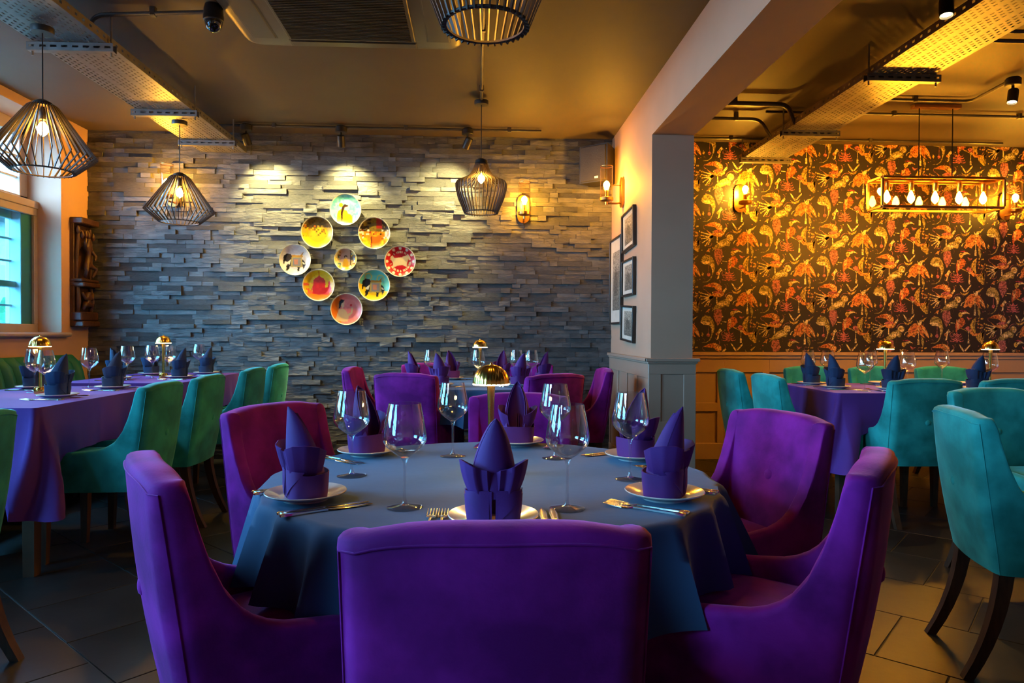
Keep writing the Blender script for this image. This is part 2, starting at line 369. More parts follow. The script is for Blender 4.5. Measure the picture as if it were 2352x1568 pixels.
# hornbill
P('crm', [(500, 1092), (540, 1066), (590, 1068), (632, 1096), (572, 1092), (525, 1112)], 2); P('mag', [(462, 1052), (540, 1042), (592, 1060), (520, 1066)])
P('gld', [(455, 1100), (480, 1075), (530, 1085), (520, 1130), (490, 1162), (460, 1140)]); disc('drk', 498, 1098, 7, 7, 3)
P('red', [(480, 1162), (530, 1165), (566, 1210), (550, 1270), (500, 1322), (450, 1342), (430, 1402), (413, 1370), (408, 1280), (425, 1210)])
for k in range(7): P('crm', [(425 + k * 2, 1190 + k * 22), (452 + k, 1206 + k * 22), (482 - k * 3, 1185 + k * 22), (482 - k * 3, 1194 + k * 22), (452 + k, 1218 + k * 22), (425 + k * 2, 1202 + k * 22)], 2)
for a in range(4):
    for b in range(4): disc('org', 500 + a * 17 - b * 4, 1200 + b * 24 + a * 4, 7, 8, 2, 6)
P('pnk', [(424, 1390), (446, 1390), (452, 1540), (418, 1540)])
for sgn in (-1, 1):
    for k in range(4): strip('pnk', [(435, 1410 + k * 30), (435 + sgn * (35 + k * 8), 1432 + k * 32), (435 + sgn * (62 + k * 14), 1420 + k * 34), (435 + sgn * (66 + k * 14), 1400 + k * 36)], 11)
strip('gld', [(500, 1320), (550, 1345), (605, 1372)], 9); strip('crm', [(330, 1238), (400, 1246)], 6)
# fan-winged bird
P('gld', [(742, 1148), (722, 1310), (737, 1390), (700, 1392), (650, 1312), (645, 1270), (682, 1200)])
for k in range(3): strip('olv', [(720, 1190 + k * 30), (690 + k * 6, 1260 + k * 20), (700 + k * 6, 1340 + k * 12)], 6, 2)
P('org', [(622, 1322), (680, 1342), (730, 1402), (800, 1400), (840, 1325), (805, 1415), (742, 1442), (690, 1442), (648, 1402)])
fan = [(738, 1450), (800, 1412)]
for k in range(9):
    fan += [(880 - (k - 4) ** 2 * .6, 1378 + k * 22), (845 - (k - 4) ** 2 * .6, 1390 + k * 22)]
P('gld', fan + [(800, 1535), (758, 1500)])
for a in range(3):
    for b in range(4): disc('brn', 770 + a * 28, 1440 + b * 24 - a * 6, 7, 7, 2, 6)
P('pnk', [(568, 1322), (600, 1290), (642, 1300), (662, 1350), (640, 1362), (600, 1362)], 2); disc('crm', 628, 1382, 20, 17, 3); disc('drk', 628, 1382, 7, 7, 4)
strip('crm', [(625, 1400), (622, 1490)], 4); P('crm', [(612, 1490), (634, 1490), (638, 1560), (608, 1560)], 2)
# drooping parrot
P('olv', [(0, 1215), (30, 1162), (80, 1143), (140, 1155), (182, 1200), (206, 1260), (216, 1330), (200, 1402), (160, 1492), (170, 1392), (150, 1322), (120, 1290), (60, 1282), (10, 1270)])
P('crm', [(-8, 1242), (60, 1236), (130, 1242), (142, 1280), (112, 1292), (40, 1286), (5, 1262)], 2); strip('crm', [(150, 1290), (180, 1350), (170, 1440)], 12, 2)
for k in range(3): strip('gld', [(140 + k * 22, 1210 + k * 30), (170 + k * 14, 1270 + k * 40), (180 + k * 8, 1360 + k * 20)], 6, 2)
strip('olv', [(165, 1470), (140, 1520), (90, 1555), (20, 1560)], 10); strip('mau', [(119, 1290), (117, 1420)], 4); disc('pnk', 117, 1445, 27, 27, 2, 12)
# berries, sprigs and scrolls
rw = random.Random(11)
for k in range(15): disc('gld' if k % 3 else 'org', rw.uniform(762, 882), rw.uniform(1165, 1345), 11, 14, 1, 6)
P('pnk', [(590, 1140), (630, 1165), (678, 1160), (650, 1182), (622, 1192), (600, 1172)]); disc('org', 262, 1425, 32, 26)
P('crm', [(255, 1400), (300, 1338), (332, 1380), (300, 1400), (282, 1440)], 2); P('crm', [(262, 1455), (285, 1420), (278, 1500), (245, 1520)], 2)
P('org', [(70, 1100), (110, 1060), (150, 1040), (125, 1090)]); P('gld', [(20, 1400), (45, 1430), (30, 1470), (8, 1450)])
for k in range(26):
    cx, cy, r_ = rw.uniform(0, 900), rw.uniform(640, 1560), rw.uniform(20, 46); a0 = rw.uniform(0, 360)
    strip('mau' if k % 2 else 'brn', arc(cx, cy, r_, a0, a0 + rw.uniform(160, 300), 8), 5)
for k in range(34): disc(('crm', 'pnk', 'org', 'gld')[k % 4], rw.uniform(0, 900), rw.uniform(640, 1560), rw.uniform(5, 11), rw.uniform(6, 12), 0, 5)
# tile the repeat over the wall: columns 900 wide, 920 tall, half drop
V = []; Fc = []; FCol = []
for ci in range(-1, 7):
    for ri in range(-5, 6):
        ox = 2.10 + ci * 900 * K; oz = 1.92 + ri * 920 * K + (460 * K if ci % 2 else 0)
        for pts, col, ly in PR:
            q = [(ox + p[0] * K, oz - (p[1] - 1100) * K) for p in pts]
            cx = sum(p[0] for p in q) / len(q); cz = sum(p[1] for p in q) / len(q)
            if not (XW0 < cx < 5.6 and ZW0 < cz < ZC): continue
            q = [(min(max(a, XW0 + .001), XW1), min(max(b, ZW0), ZC - .001)) for a, b in q]
            n = len(V); y_ = YB - .0048 - .0004 * ly
            V += [(a, y_, b) for a, b in q]; Fc.append(tuple(range(n, n + len(q)))); FCol.append(col)
me = bpy.data.meshes.new('wallpaper_print'); me.from_pydata(V, [], Fc); me.update()
ca = me.color_attributes.new('Col', 'FLOAT_COLOR', 'CORNER'); buf = []
for p_ in me.polygons: buf += [*FCol[p_.index], 1.0] * p_.loop_total
ca.data.foreach_set('color', buf); me.materials.append(MAT['print'])
stuff(link('wallpaper_print', me, wall_back))

# ---- wainscot panelling
def bars(parent, face, lst, matn='wainscot_paint'):
    """lst of (name,u0,u1,z0,z1,proud); face(u0,u1,z0,z1,d)->box args"""
    for nm, u0, u1, z0, z1, d in lst: MB().box(*face(u0, u1, z0, z1, d), .003).obj(nm, matn, parent)
wr = struct(MB().box(XP1, XR, YB - .16, YB - .004, 0, .93).obj('wainscot_back', 'wainscot_paint'))
fy = YB - .16
FB = lambda u0, u1, z0, z1, d: (u0, u1, fy - d, fy + .002, z0, z1)
bars(wr, FB, [('dado_rail', XP1, XR, .925, .985, .022), ('cap_moulding', XP1, XR, .955, .972, .032), ('top_rail', XP1, XR, .80, .925, .012), ('middle_rail', XP1, XR, .44, .52, .012), ('bottom_rail', XP1, XR, 0, .15, .014)])
u = XP1 + .01
for k in range(11):
    bars(wr, FB, [('stile', u + k * .42 + .22, u + k * .42 + .285, .14, .81, .0125)])
    bars(wr, FB, [('joint_groove', u + k * .42 + .286, u + k * .42 + .290, .14, .92, .0135)], 'wall_taupe')
# partition: left face and end face
wp = struct(MB().box(XP0 - .012, XP1 + .012, YP - .012, YB - .045, 0, .94).obj('wainscot_partition', 'wainscot_paint'))
FL_ = lambda u0, u1, z0, z1, d: (XP0 - .012 - d, XP0 - .01, u0, u1, z0, z1)
FE_ = lambda u0, u1, z0, z1, d: (u0, u1, YP - .012 - d, YP - .01, z0, z1)
bars(wp, FL_, [('dado_rail', YP - .03, YB - .05, .935, .965, .02), ('cap_moulding', YP - .04, YB - .05, .95, .975, .032), ('top_rail', YP - .02, YB - .05, .83, .935, .012), ('middle_rail', YP - .02, YB - .05, .38, .46, .012), ('bottom_rail', YP - .02, YB - .05, 0, .15, .014)])
for k in range(5): bars(wp, FL_, [('stile', YP - .02 + k * .355, YP + .075 + k * .34, .15, .83, .0125)])
bars(wp, FE_, [('dado_rail', XP0 - .03, XP1 + .03, .935, .965, .02), ('cap_moulding', XP0 - .044, XP1 + .044, .95, .975, .032), ('top_rail', XP0 - .02, XP1 + .02, .86, .935, .012), ('middle_rail', XP0 - .02, XP1 + .02, .40, .52, .012), ('bottom_rail', XP0 - .02, XP1 + .02, 0, .15, .014),
               ('stile', XP0 - .02, XP0 + .07, .15, .86, .0125), ('stile', XP1 - .07, XP1 + .02, .15, .86, .0125)])

# ---- windows in the left wall
def window_left(name, y0, y1, visible):
    w = struct(link(name, None, None, (0, 0, 0)))
    xa, xb = XL - .21, XL - .29      # inner secondary frame, outer sash plane
    def bx(nm, x0, x1, a, b, z0, z1, mt, c=.004): return MB().box(x0, x1, a, b, z0, z1, c).obj(nm, mt, w)
    bx('window_sill', XL - .40, XL + .055, y0 - .05, y1 + .07, WZ0 - .035, WZ0 + .002, 'window_wood', .012)
    zt = 2.20
    bx('transom', xb - .03, xa + .03, y0, y1, zt - .03, zt + .03, 'window_wood')
    # lower casing
    for nm, a, b, z0, z1 in (('bottom_rail', y0, y1, WZ0, WZ0 + .07), ('top_rail', y0, y1, zt - .09, zt - .03), ('jamb', y1 - .045, y1, WZ0 + .07, zt - .09), ('jamb', y0, y0 + .045, WZ0 + .07, zt - .09)):
        bx(nm, xa - .03, xa + .02, a, b, z0, z1, 'window_wood')
    MB().box(xa - .006, xa - .002, y0 + .045, y1 - .045, WZ0 + .07, zt - .09).obj('secondary_pane', 'glass_tint', w, 0)
    # outer sashes with glazing bars
    x0, x1 = xb - .035, xb
    bx('outer_jamb', x0 - .02, x1 + .07, y1 - .17, y1, WZ0, zt, 'sash_paint'); bx('outer_jamb', x0 - .02, x1 + .07, y0, y0 + .17, WZ0, zt, 'sash_paint')
    bx('meeting_rail', x0, x1 + .03, y0 + .17, y1 - .17, 1.505, 1.555, 'sash_paint')
    bx('outer_bottom_rail', x0, x1, y0 + .17, y1 - .17, WZ0, WZ0 + .075, 'sash_paint'); bx('outer_top_rail', x0, x1, y0 + .17, y1 - .17, 2.06, 2.17, 'sash_paint')
    nb = max(2, round((y1 - y0 - .34) / .30)); cw = (y1 - y0 - .34) / nb
    for k in range(nb):
        ya = y1 - .17 - (k + 1) * cw; yb = ya + cw
        if k < nb - 1: bx('glazing_bar', x0 + .005, x1 - .005, ya - .009, ya + .009, WZ0 + .075, 2.06, 'sash_paint', .002)
        for z0, z1 in ((WZ0 + .075, 1.36), (1.36, 1.505), (1.555, 1.72), (1.72, 1.90), (1.90, 2.06)):
            MB().box(x0 + .014, x0 + .018, ya, yb, z0, z1).obj('pane', 'glass_pane', w, 0)
    for z0 in (1.36, 1.72, 1.90): bx('glazing_bar', x0 + .005, x1 - .005, y0 + .17, y1 - .17, z0 - .008, z0 + .008, 'sash_paint', .002)
    # fixed upper light
    for nm, a, b, z0, z1 in (('upper_jamb', y1 - .10, y1, zt + .03, WZ1), ('upper_jamb', y0, y0 + .10, zt + .03, WZ1), ('upper_head', y0, y1, WZ1 - .11, WZ1), ('upper_cill', y0, y1, zt + .03, zt + .07)):
        bx(nm, x0 - .02, x1 + .02, a, b, z0, z1, 'window_wood')
    nb = max(2, round((y1 - y0 - .2) / .30)); cw = (y1 - y0 - .2) / nb
    for k in range(nb):
        ya = y1 - .10 - (k + 1) * cw
        if k < nb - 1: bx('glazing_bar', x0 + .005, x1 - .005, ya - .009, ya + .009, zt + .07, WZ1 - .11, 'sash_paint', .002)
        for z0, z1 in ((zt + .07, 2.415), (2.415, 2.59), (2.59, WZ1 - .11)): MB().box(x0 + .014, x0 + .018, ya, ya + cw, z0, z1).obj('pane', 'glass_pane', w, 0)
    for z0 in (2.415, 2.59): bx('glazing_bar', x0 + .005, x1 - .005, y0 + .10, y1 - .10, z0 - .008, z0 + .008, 'sash_paint', .002)
    portal((XL - .42, (y0 + y1) / 2, (WZ0 + WZ1) / 2), (0, -PI / 2, 0), WZ1 - WZ0, y1 - y0)
for i, (a, b) in enumerate(wins): window_left('window_%d' % (i + 1), a, b, i == 0)
# ---- outdoors, seen through the window
yard = struct(MB().box(-40, 40, -30, 50, -.5, -.25).obj('ground_outside', 'tarmac'))
hs = thing('brick_house', 'pale brick house with slate roof beyond the sash window', 'house', (-9.5, 13.2, -.25))
MB().box(-3, 3, -5, 5, 0, 3.0).obj('wall', 'house_brick', hs)
MB().prism([(-3.3, 2.9), (3.3, 2.9), (0, 4.6)], -5.3, 5.3, 'y').obj('roof', 'house_roof', hs)
for k in range(3):
    wn = MB().box(2.98, 3.04, -4 + k * 3, -2.8 + k * 3, 1.1, 2.4, .01).obj('house_window', 'window_wood', hs); MB().box(3.02, 3.05, -3.9 + k * 3, -2.9 + k * 3, 1.2, 2.3).obj('pane', 'black_gloss', wn, 0)
rh = random.Random(5); mh = MB()
for k in range(2600):
    c = Vector((rh.uniform(-.35, .35), rh.uniform(-2.2, 2.2), rh.uniform(.0, 1.75))); a = rh.uniform(.05, .1)
    d1 = Vector((rh.uniform(-1, 1), rh.uniform(-1, 1), rh.uniform(-1, 1))).normalized() * a; d2 = d1.cross(Vector((rh.uniform(-1, 1), rh.uniform(-1, 1), rh.uniform(-1, 1)))).normalized() * a * .6
    mh.add([c - d1, c + d2, c + d1, c - d2], [(0, 1, 2, 3)])
hd = thing('garden_hedge', 'leafy green hedge outside the sash window', 'hedge', (-5.1, 8.3, -.25))
stuff(mh.obj('foliage', 'leaf', hd, 0)); MB().box(-.25, .25, -2.1, 2.1, 0, 1.6, .1).obj('branches', 'leaf', hd)
# ------------------------------------------------------------------ dining chair (faces +Y, back outer top at y = -.32)
def lerp_tab(tab, x):
    if x <= tab[0][0]: return tab[0][1]
    for (a, va), (b, vb) in zip(tab, tab[1:]):
        if x <= b: return va + (vb - va) * (x - a) / (b - a)
    return tab[-1][1]
WING = [(0, .878), (.05, .876), (.058, .868), (.063, .845), (.067, .80), (.079, .73), (.098, .665), (.122, .62), (.155, .588), (.20, .572), (.28, .561), (.37, .553), (.485, .545)]
ZB, YBK, YFR = .36, -.26, .225
def chair_shell():
    out = []  # (ox,oy,ix,iy,ztop)
    hw_b, hw_f, tb, tsd = .212, .222, .064, .045
    d = 0.0; ds = []
    for x in (0, .012, .03, .045, .052, .056, .06, .063, .066, .07, .075, .08, .088, .098, .11, .125, .145, .17, .2, .25, .3, .36, .43, .485): ds.append(x)
    left = []
    for dd in reversed(ds):
        y = YBK + dd; f_ = dd / .485; ox = -(hw_b + (hw_f - hw_b) * f_)
        if dd < .03: ox += (.03 - math.sqrt(max(0, .03 ** 2 - (.03 - dd) ** 2))) * .9
        ix = ox + tsd; iy = max(y, YBK + tb)
        if dd < .064: ix = -(hw_b - tsd)
        left.append((ox, y, ix, iy, lerp_tab(WING, dd)))
    back = []
    for k in range(1, 16):
        t = k / 16; x = -hw_b + .027 + (2 * hw_b - .054) * t; c = math.cos((t - .5) * PI)
        zt = .878 + .014 * (1 - abs(2 * t - 1) ** 4)
        back.append((x, YBK - .016 * c, x * .80, YBK + tb - .010 * c, zt))
    right = [(-a, b, -c, e, f_) for a, b, c, e, f_ in reversed(left)]
    out = left + back + right
    secs = []
    for ox, oy, ix, iy, zt in out:
        def lean(y, z): return -.075 * max(0, (z - ZB)) / (.9 - ZB) * min(1, max(0, (YFR - y) / .30))
        sec = []; rt = .022
        for k in range(9):
            z = ZB + (zt - rt - ZB) * k / 8
            bow = -.012 * math.sin(PI * min(1, (z - ZB) / .54)) * (1 if oy < YBK + .01 else 0)
            tp = 1 + .035 * (z - ZB) / .54
            sec.append((ox * tp * (1 if k else .985), oy + lean(oy, z) + bow, z))
        tp = 1 + .035 * (zt - ZB) / .54
        for k in range(1, 8):
            t = PI * k / 8; a = (1 - math.cos(t)) / 2; z = zt - rt + rt * math.sin(t) ** .55
            sec.append((ox * tp + (ix * tp - ox * tp) * a, (oy + (iy - oy) * a) + lean(oy + (iy - oy) * a, z), z))
        for k in range(7):
            z = zt - rt + (.40 - (zt - rt)) * k / 6; tp2 = 1 + .035 * (z - ZB) / .54
            sec.append((ix * tp2, iy + lean(iy, z), z))
        sec.append((ix, iy, ZB + .005))
        secs.append(sec)
    return MB().sweep(secs), secs
_sh, _secs = chair_shell()
def chair_seat():
    m = MB(); nu, nv = 12, 12; rows = []
    def pt(u, v, z0):
        a = 2 * u - 1; b = 2 * v - 1
        x = .176 * a + (.0 if v < .7 else .012 * a * (v - .7) / .3); y = YBK + .07 + (YFR + .012 - YBK - .07) * v
        e = (1 - abs(a) ** 5) * (1 - max(0, b) ** 8)
        return (x, y, .485 + .04 * e ** .5 + .008 * (1 - b * b) if z0 else ZB + .002)
    m.sheet(lambda u, v: pt(u, v, 1), nu, nv, .002)
    sec = []
    per = [(i / nu, 0) for i in range(nu)] + [(1, j / nv) for j in range(nv)] + [(1 - i / nu, 1) for i in range(nu)] + [(0, 1 - j / nv) for j in range(nv)]
    s0 = [pt(u, v, 0) for u, v in per]; s1 = [pt(u, v, 1) for u, v in per]
    m.sweep([s0, [(x, y, z - .001) for x, y, z in s1]], True, False); m.add(s0, [tuple(range(len(s0)))])
    return m
def leg(top, bot, knee, a, b):
    secs = []
    for k in range(7):
        t = k / 6; p = (Vector(top) * (1 - t) ** 2 + Vector(knee) * 2 * t * (1 - t) + Vector(bot) * t * t); w = a + (b - a) * t
        secs.append([(p.x + sx * w, p.y + sy * w, p.z) for sx, sy in ((-1, -1), (1, -1), (1, 1), (-1, 1))])
    return MB().sweep(secs)
def chair_parts(velvet, pip):
    P_ = [('backrest', _sh.mesh('backrest', velvet, 50), [])]
    # piping up the back corners and over the top edge
    nl = 24; il = nl - 2; ir = len(_secs) - 1 - il
    path = [_secs[il][k] for k in range(0, 9)] + [_secs[i][8] for i in range(il + 1, ir)] + [_secs[ir][k] for k in range(8, -1, -1)]
    path = [(x, y - .0012, z) for x, y, z in path]
    P_[0][2].append(('piping', MB().tube(path, .0019, 6).mesh('piping', pip)))
    def button(y, z, sgn):
        m = MB()
        prof = [(.019, -.006), (.0185, -.001), (.014, .003), (.007, .0045), (.0008, .005)]
        tmp = MB().lathe(prof, 16); m.add([(v[0], y + sgn * v[2], z + v[1]) for v in tmp.v], tmp.f); return m.mesh('button', velvet)
    z = .63; ly = -.075 * (z - ZB) / (.9 - ZB)
    P_[0][2].append(('button', button(YBK - .016 + ly - .012, z, -1))); z = .68; ly = -.075 * (z - ZB) / (.9 - ZB)
    P_[0][2].append(('button', button(YBK + .064 - .010 + ly, z, 1)))
    P_.append(('seat', chair_seat().mesh('seat', velvet, 50)))
    for sx in (-1, 1):
        P_.append(('leg', leg((sx * .175, YBK + .035, .375), (sx * .182, YBK - .075, 0), (sx * .175, YBK + .02, .17), .023, .016).mesh('leg', 'leg_wood')))
        P_.append(('leg', leg((sx * .18, YFR - .04, .375), (sx * .18, YFR - .035, 0), (sx * .18, YFR - .04, .18), .022, .015).mesh('leg', 'leg_wood')))
    return P_
CH = {'purple': chair_parts('velvet_purple', 'velvet_purple'), 'teal': chair_parts('velvet_teal', 'velvet_teal')}
def chair(col, bx, by, deg, label, group=None):
    """bx,by: middle of the outer top edge of the back; deg: direction the chair faces"""
    a = math.radians(deg); o = (bx + .34 * math.cos(a), by + .34 * math.sin(a), 0)
    return inst('dining_chair', label, 'chair', CH[col], o, a - PI / 2, group)
G1, G2, G3, G4 = 'purple chairs at the front round table', 'purple chairs at the round table by the stone wall', 'teal chairs facing the banquette', 'teal chairs at the wallpaper-side table'
F_ = 'purple velvet chair at blue round table, '
chair('purple', .028, .925, 90, F_ + 'back turned squarely away from the stone wall', G1)
chair('purple', -.70, 1.45, 31, F_ + 'window side, farther from the stone wall', G1)
chair('purple', -.77, 2.60, -34, F_ + 'window side, nearer the stone wall', G1)
chair('purple', .185, 3.06, -90, F_ + 'its back to the stone wall', G1)
chair('purple', 1.06, 2.31, 199, F_ + 'pillar side, round button showing on its front', G1)
chair('purple', .897, 1.46, 146, F_ + 'pillar side, farther from the wallpaper wall', G1)
B_ = 'purple chair at the stone-wall round table, '
chair('purple', -.475, 4.50, 72, B_ + 'back to the room, window side', G2)
chair('purple', .53, 4.445, 117, B_ + 'back to the room, pillar side', G2)
chair('purple', -.98, 5.33, -4, B_ + 'window end', G2)
chair('purple', 1.0, 5.2, 180, B_ + 'beside the pillar', G2)
chair('purple', -.44, 6.10, -78, B_ + 'against the slate, window side', G2)
chair('purple', .46, 6.12, -102, B_ + 'against the slate, pillar side', G2)
T_ = 'teal velvet dining chair facing the banquette, '
chair('teal', -1.60, 2.33, 180, T_ + 'standing apart from the other four', G3)
chair('teal', -1.60, 3.72, 180, T_ + 'seat showing, first at the near purple table', G3)
chair('teal', -1.60, 4.36, 180, T_ + 'second at the near purple table', G3)
chair('teal', -1.60, 5.22, 180, T_ + 'first at the purple table by the stone', G3)
chair('teal', -1.60, 5.87, 180, T_ + 'closest to the stone wall', G3)
R_ = 'teal velvet chair at the plum table, '
chair('teal', 1.85, 5.11, 0, R_ + 'end nearest the panelled wall cupboard', G4)
chair('teal', 1.865, 4.48, 0, R_ + 'end facing the bird wallpaper, beside the pillar', G4)
chair('teal', 2.675, 3.98, 90, R_ + 'back to the room, first from the pillar', G4)
chair('teal', 3.245, 3.98, 90, R_ + 'back to the room, second from the pillar', G4)
chair('teal', 2.72, 5.60, -90, R_ + 'along the wallpaper wall, first from the pillar', G4)
chair('teal', 3.26, 5.60, -90, R_ + 'along the wallpaper wall, second from the pillar', G4)
chair('teal', 3.83, 5.61, -90, R_ + 'along the wallpaper wall, third from the pillar', G4)
chair('teal', 1.695, 2.42, -17, 'bright teal velvet chair standing alone with long dark legs on open floor', 'teal chairs by the aisle')
chair('teal', 2.53, 3.34, -90, 'teal velvet chair with creased front just behind the bright lone chair', 'teal chairs by the aisle')

# ------------------------------------------------------------------ round tables and cloths
def round_table(cx, cy, zt, R, lab, lab2, rot, drop0, seed, seats):
    t = thing('round_table', lab, 'table', (cx, cy, 0))
    MB().lathe([(.02, zt - .04), (R - .012, zt - .04), (R - .004, zt - .03), (R - .004, zt - .014), (R - .012, zt - .006), (.02, zt - .006)], 64).obj('table_top', 'wood_table', t)
    MB().lathe([(.05, .04), (.045, .2), (.045, zt - .06), (.09, zt - .04)], 20).obj('pedestal', 'black_metal', t)
    MB().lathe([(.24, 0), (.24, .015), (.2, .03), (.06, .045)], 32).obj('base', 'black_metal', t)
    rr = random.Random(seed); ph = [rr.uniform(0, 6.28) for _ in range(4)]
    def fn(u, v):
        a = 2 * PI * u
        if v < .45:
            r = (R + .002) * max(.001, v / .45) ; return (r * math.cos(a), r * math.sin(a), zt - .004)
        w = (v - .45) / .55
        sq = max(abs(math.cos(a - rot)), abs(math.sin(a - rot)))          # square cloth: corners hang lower
        near = max(math.exp(-((math.degrees(a) - q_ + 180) % 360 - 180) ** 2 / 20.0 ** 2) for q_ in seats)      # cloth rides up over the tucked-in seats
        L_ = drop0 + (.05 + (1 / sq - 1) * .12) * (1 - near)
        s1 = math.sin(11 * a + ph[0] + .9 * math.sin(3 * a + ph[3])); fold = .9 * (1 - 2 * abs(s1) ** .8) + .35 * math.sin(5 * a + ph[1])
        amp = .042 * w ** .8 + .05 * w * (1 / sq - 1) / .41
        s = w * L_; cr = .035
        if s < cr * PI / 2: th = s / cr; off = cr * math.sin(th) * .45; z = zt - .004 - cr * (1 - math.cos(th))
        else: q = s - cr * PI / 2; off = cr * .45 + .16 * q; z = zt - .004 - cr - q
        r = R + .002 + off + amp * (fold + .25)
        return (r * math.cos(a), r * math.sin(a), z)
    c = MB().sheet(fn, 220, 34, .0016).obj('tablecloth', 'cloth_blue', None, 60, (cx, cy, 0)); tag(c, lab2, 'tablecloth', 'blue round tablecloths')
round_table(.045, 2.04, .735, .635, 'round dining table hidden under the large blue cloth set for six', 'deep blue cloth draped over the round table ringed by open floor', .62, .205, 4, (270, 218, 145, 82, 15, 326))
round_table(.02, 5.20, .78, .63, 'round dining table under blue cloth beside the stone wall', 'blue cloth on the round table beside the stone wall', .3, .21, 9, (235, 303, 172, 358, 117, 64))

# ------------------------------------------------------------------ rectangular tables and cloths
def rect_table(x0, x1, y0, y1, zt, mt, lab, lab2, drop, seed, grp, tails):
    cx, cy = (x0 + x1) / 2, (y0 + y1) / 2; hx, hy = (x1 - x0) / 2, (y1 - y0) / 2
    t = thing('rectangular_table', lab, 'table', (cx, cy, 0))
    MB().box(-hx + .004, hx - .004, -hy + .004, hy - .004, zt - .04, zt - .006, .004).obj('table_top', 'wood_table', t)
    for sx in (-1, 1):
        for sy in (-1, 1): leg((sx * (hx - .06), sy * (hy - .06), zt - .04), (sx * (hx - .06), sy * (hy - .06), 0), (sx * (hx - .06), sy * (hy - .06), .4), .03, .026).obj('leg', 'wood_table', t)
    per = []; R0 = .03
    for (px, py, a0) in ((hx - R0, hy - R0, 0), (-hx + R0, hy - R0, 90), (-hx + R0, -hy + R0, 180), (hx - R0, -hy + R0, 270)):
        arcp = [(px, py, math.radians(a0 + k * 90 / 14), 1) for k in range(15)]
        per.append(arcp)
    ring = []
    for i in range(4):
        ring += per[i]; a = per[i][-1]; b = per[(i + 1) % 4][0]
        n = 26
        for k in range(1, n): ring.append((a[0] + (b[0] - a[0]) * k / n, a[1] + (b[1] - a[1]) * k / n, a[2], 0))
    rr = random.Random(seed); p0 = rr.uniform(0, 6)
    cd = []; corners = [(sx * hx, sy * hy) for sx, sy in tails]
    N_ = len(ring)
    def fn(u, v):
        i = int(round(u * N_)) % N_; px, py, an, isc = ring[i]; nx, ny = math.cos(an), math.sin(an); ex, ey = px + nx * (R0 + .002), py + ny * (R0 + .002)
        if v < .2: q = v / .2; return (ex * q, ey * q, zt - .004)
        w = (v - .2) / .8; dc = min(math.hypot(ex - a, ey - b) for a, b in corners)
        cf = math.exp(-(dc / .10) ** 2); L_ = drop + .27 * cf
        s = w * L_; cr = .02; wav = .012 * math.sin(13 * (ex + ey) + p0) + .009 * math.sin(31 * (ex - ey) + p0)
        off = .006 + .05 * s + wav * w + (.10 * math.sin(min(1, w * 1.25) * PI * .55)) * cf * w + .045 * cf * math.sin(w * 4 + an * 5) * w
        z = zt - .004 - (s if s > cr else s * .8)
        return (ex + nx * off, ey + ny * off, z)
    c = MB().sheet(fn, N_, 20, .0016).obj('tablecloth', mt, None, 60, (cx, cy, 0)); tag(c, lab2, 'tablecloth', grp)
rect_table(-2.87, -2.03, 3.32, 4.62, .80, 'cloth_purple', 'rectangular table under the violet cloth whose corner trails low', 'violet cloth with a long trailing corner on the first banquette table', .24, 1, 'violet tablecloths by the banquette', ((1, -1), (1, 1)))
rect_table(-2.87, -2.06, 4.92, 6.15, .80, 'cloth_purple', 'rectangular table under violet cloth at the stone wall end', 'violet cloth on the banquette table nearest the stone wall', .24, 2, 'violet tablecloths by the banquette', ((1, -1), (1, 1)))
rect_table(2.27, 5.2, 4.27, 5.14, .785, 'cloth_purple', 'long dining table under the plum cloth facing the bird wallpaper', 'plum cloth on the long table facing the bird wallpaper', .225, 3, None, ((-1, -1),))

# ------------------------------------------------------------------ banquette with channelled back
bq = thing('banquette', 'long teal channel-back banquette under the sash window', 'bench', (XL, 0, 0))
y = 3.0
MB().box(.005, .58, 2.98, 6.2, .08, .36, .01).obj('base', 'banquette_teal', bq)
MB().box(.10, .62, 2.98, 6.2, .362, .48, .03).obj('seat', 'banquette_teal', bq)
MB().box(.004, .07, 2.98, 6.2, .36, .90, .01).obj('back_board', 'banquette_teal', bq)
for sy in (3.1, 4.6, 6.05): MB().box(.05, .5, sy - .03, sy + .03, 0, .08).obj('plinth', 'leg_wood', bq)
cw = .125; n = int((6.2 - 2.98) / cw); ch = []
for k in range(9):
    t = k / 8; z = .40 + .555 * t
    sec = []
    for q in range(9):
        a = PI * q / 8; top = (1 - max(0, (t - .8) / .2) ** 2 * .55)
        sec.append((.055 + (.20 - .09 * t) * 1.0 * (.55 + .45 * math.sin(a) ** .6) * top - .03 * t, -cw / 2 + cw * q / 8, z - (.03 * (1 - math.sin(a)) if k == 8 else 0)))
    sec += [(.03, cw / 2, z), (.03, -cw / 2, z)]
    ch.append(sec)
chm = MB().sweep(ch).mesh('channel', 'banquette_teal', 60)
for k in range(n): link('channel', chm, bq, (0, 2.98 + cw * (k + .5), 0))
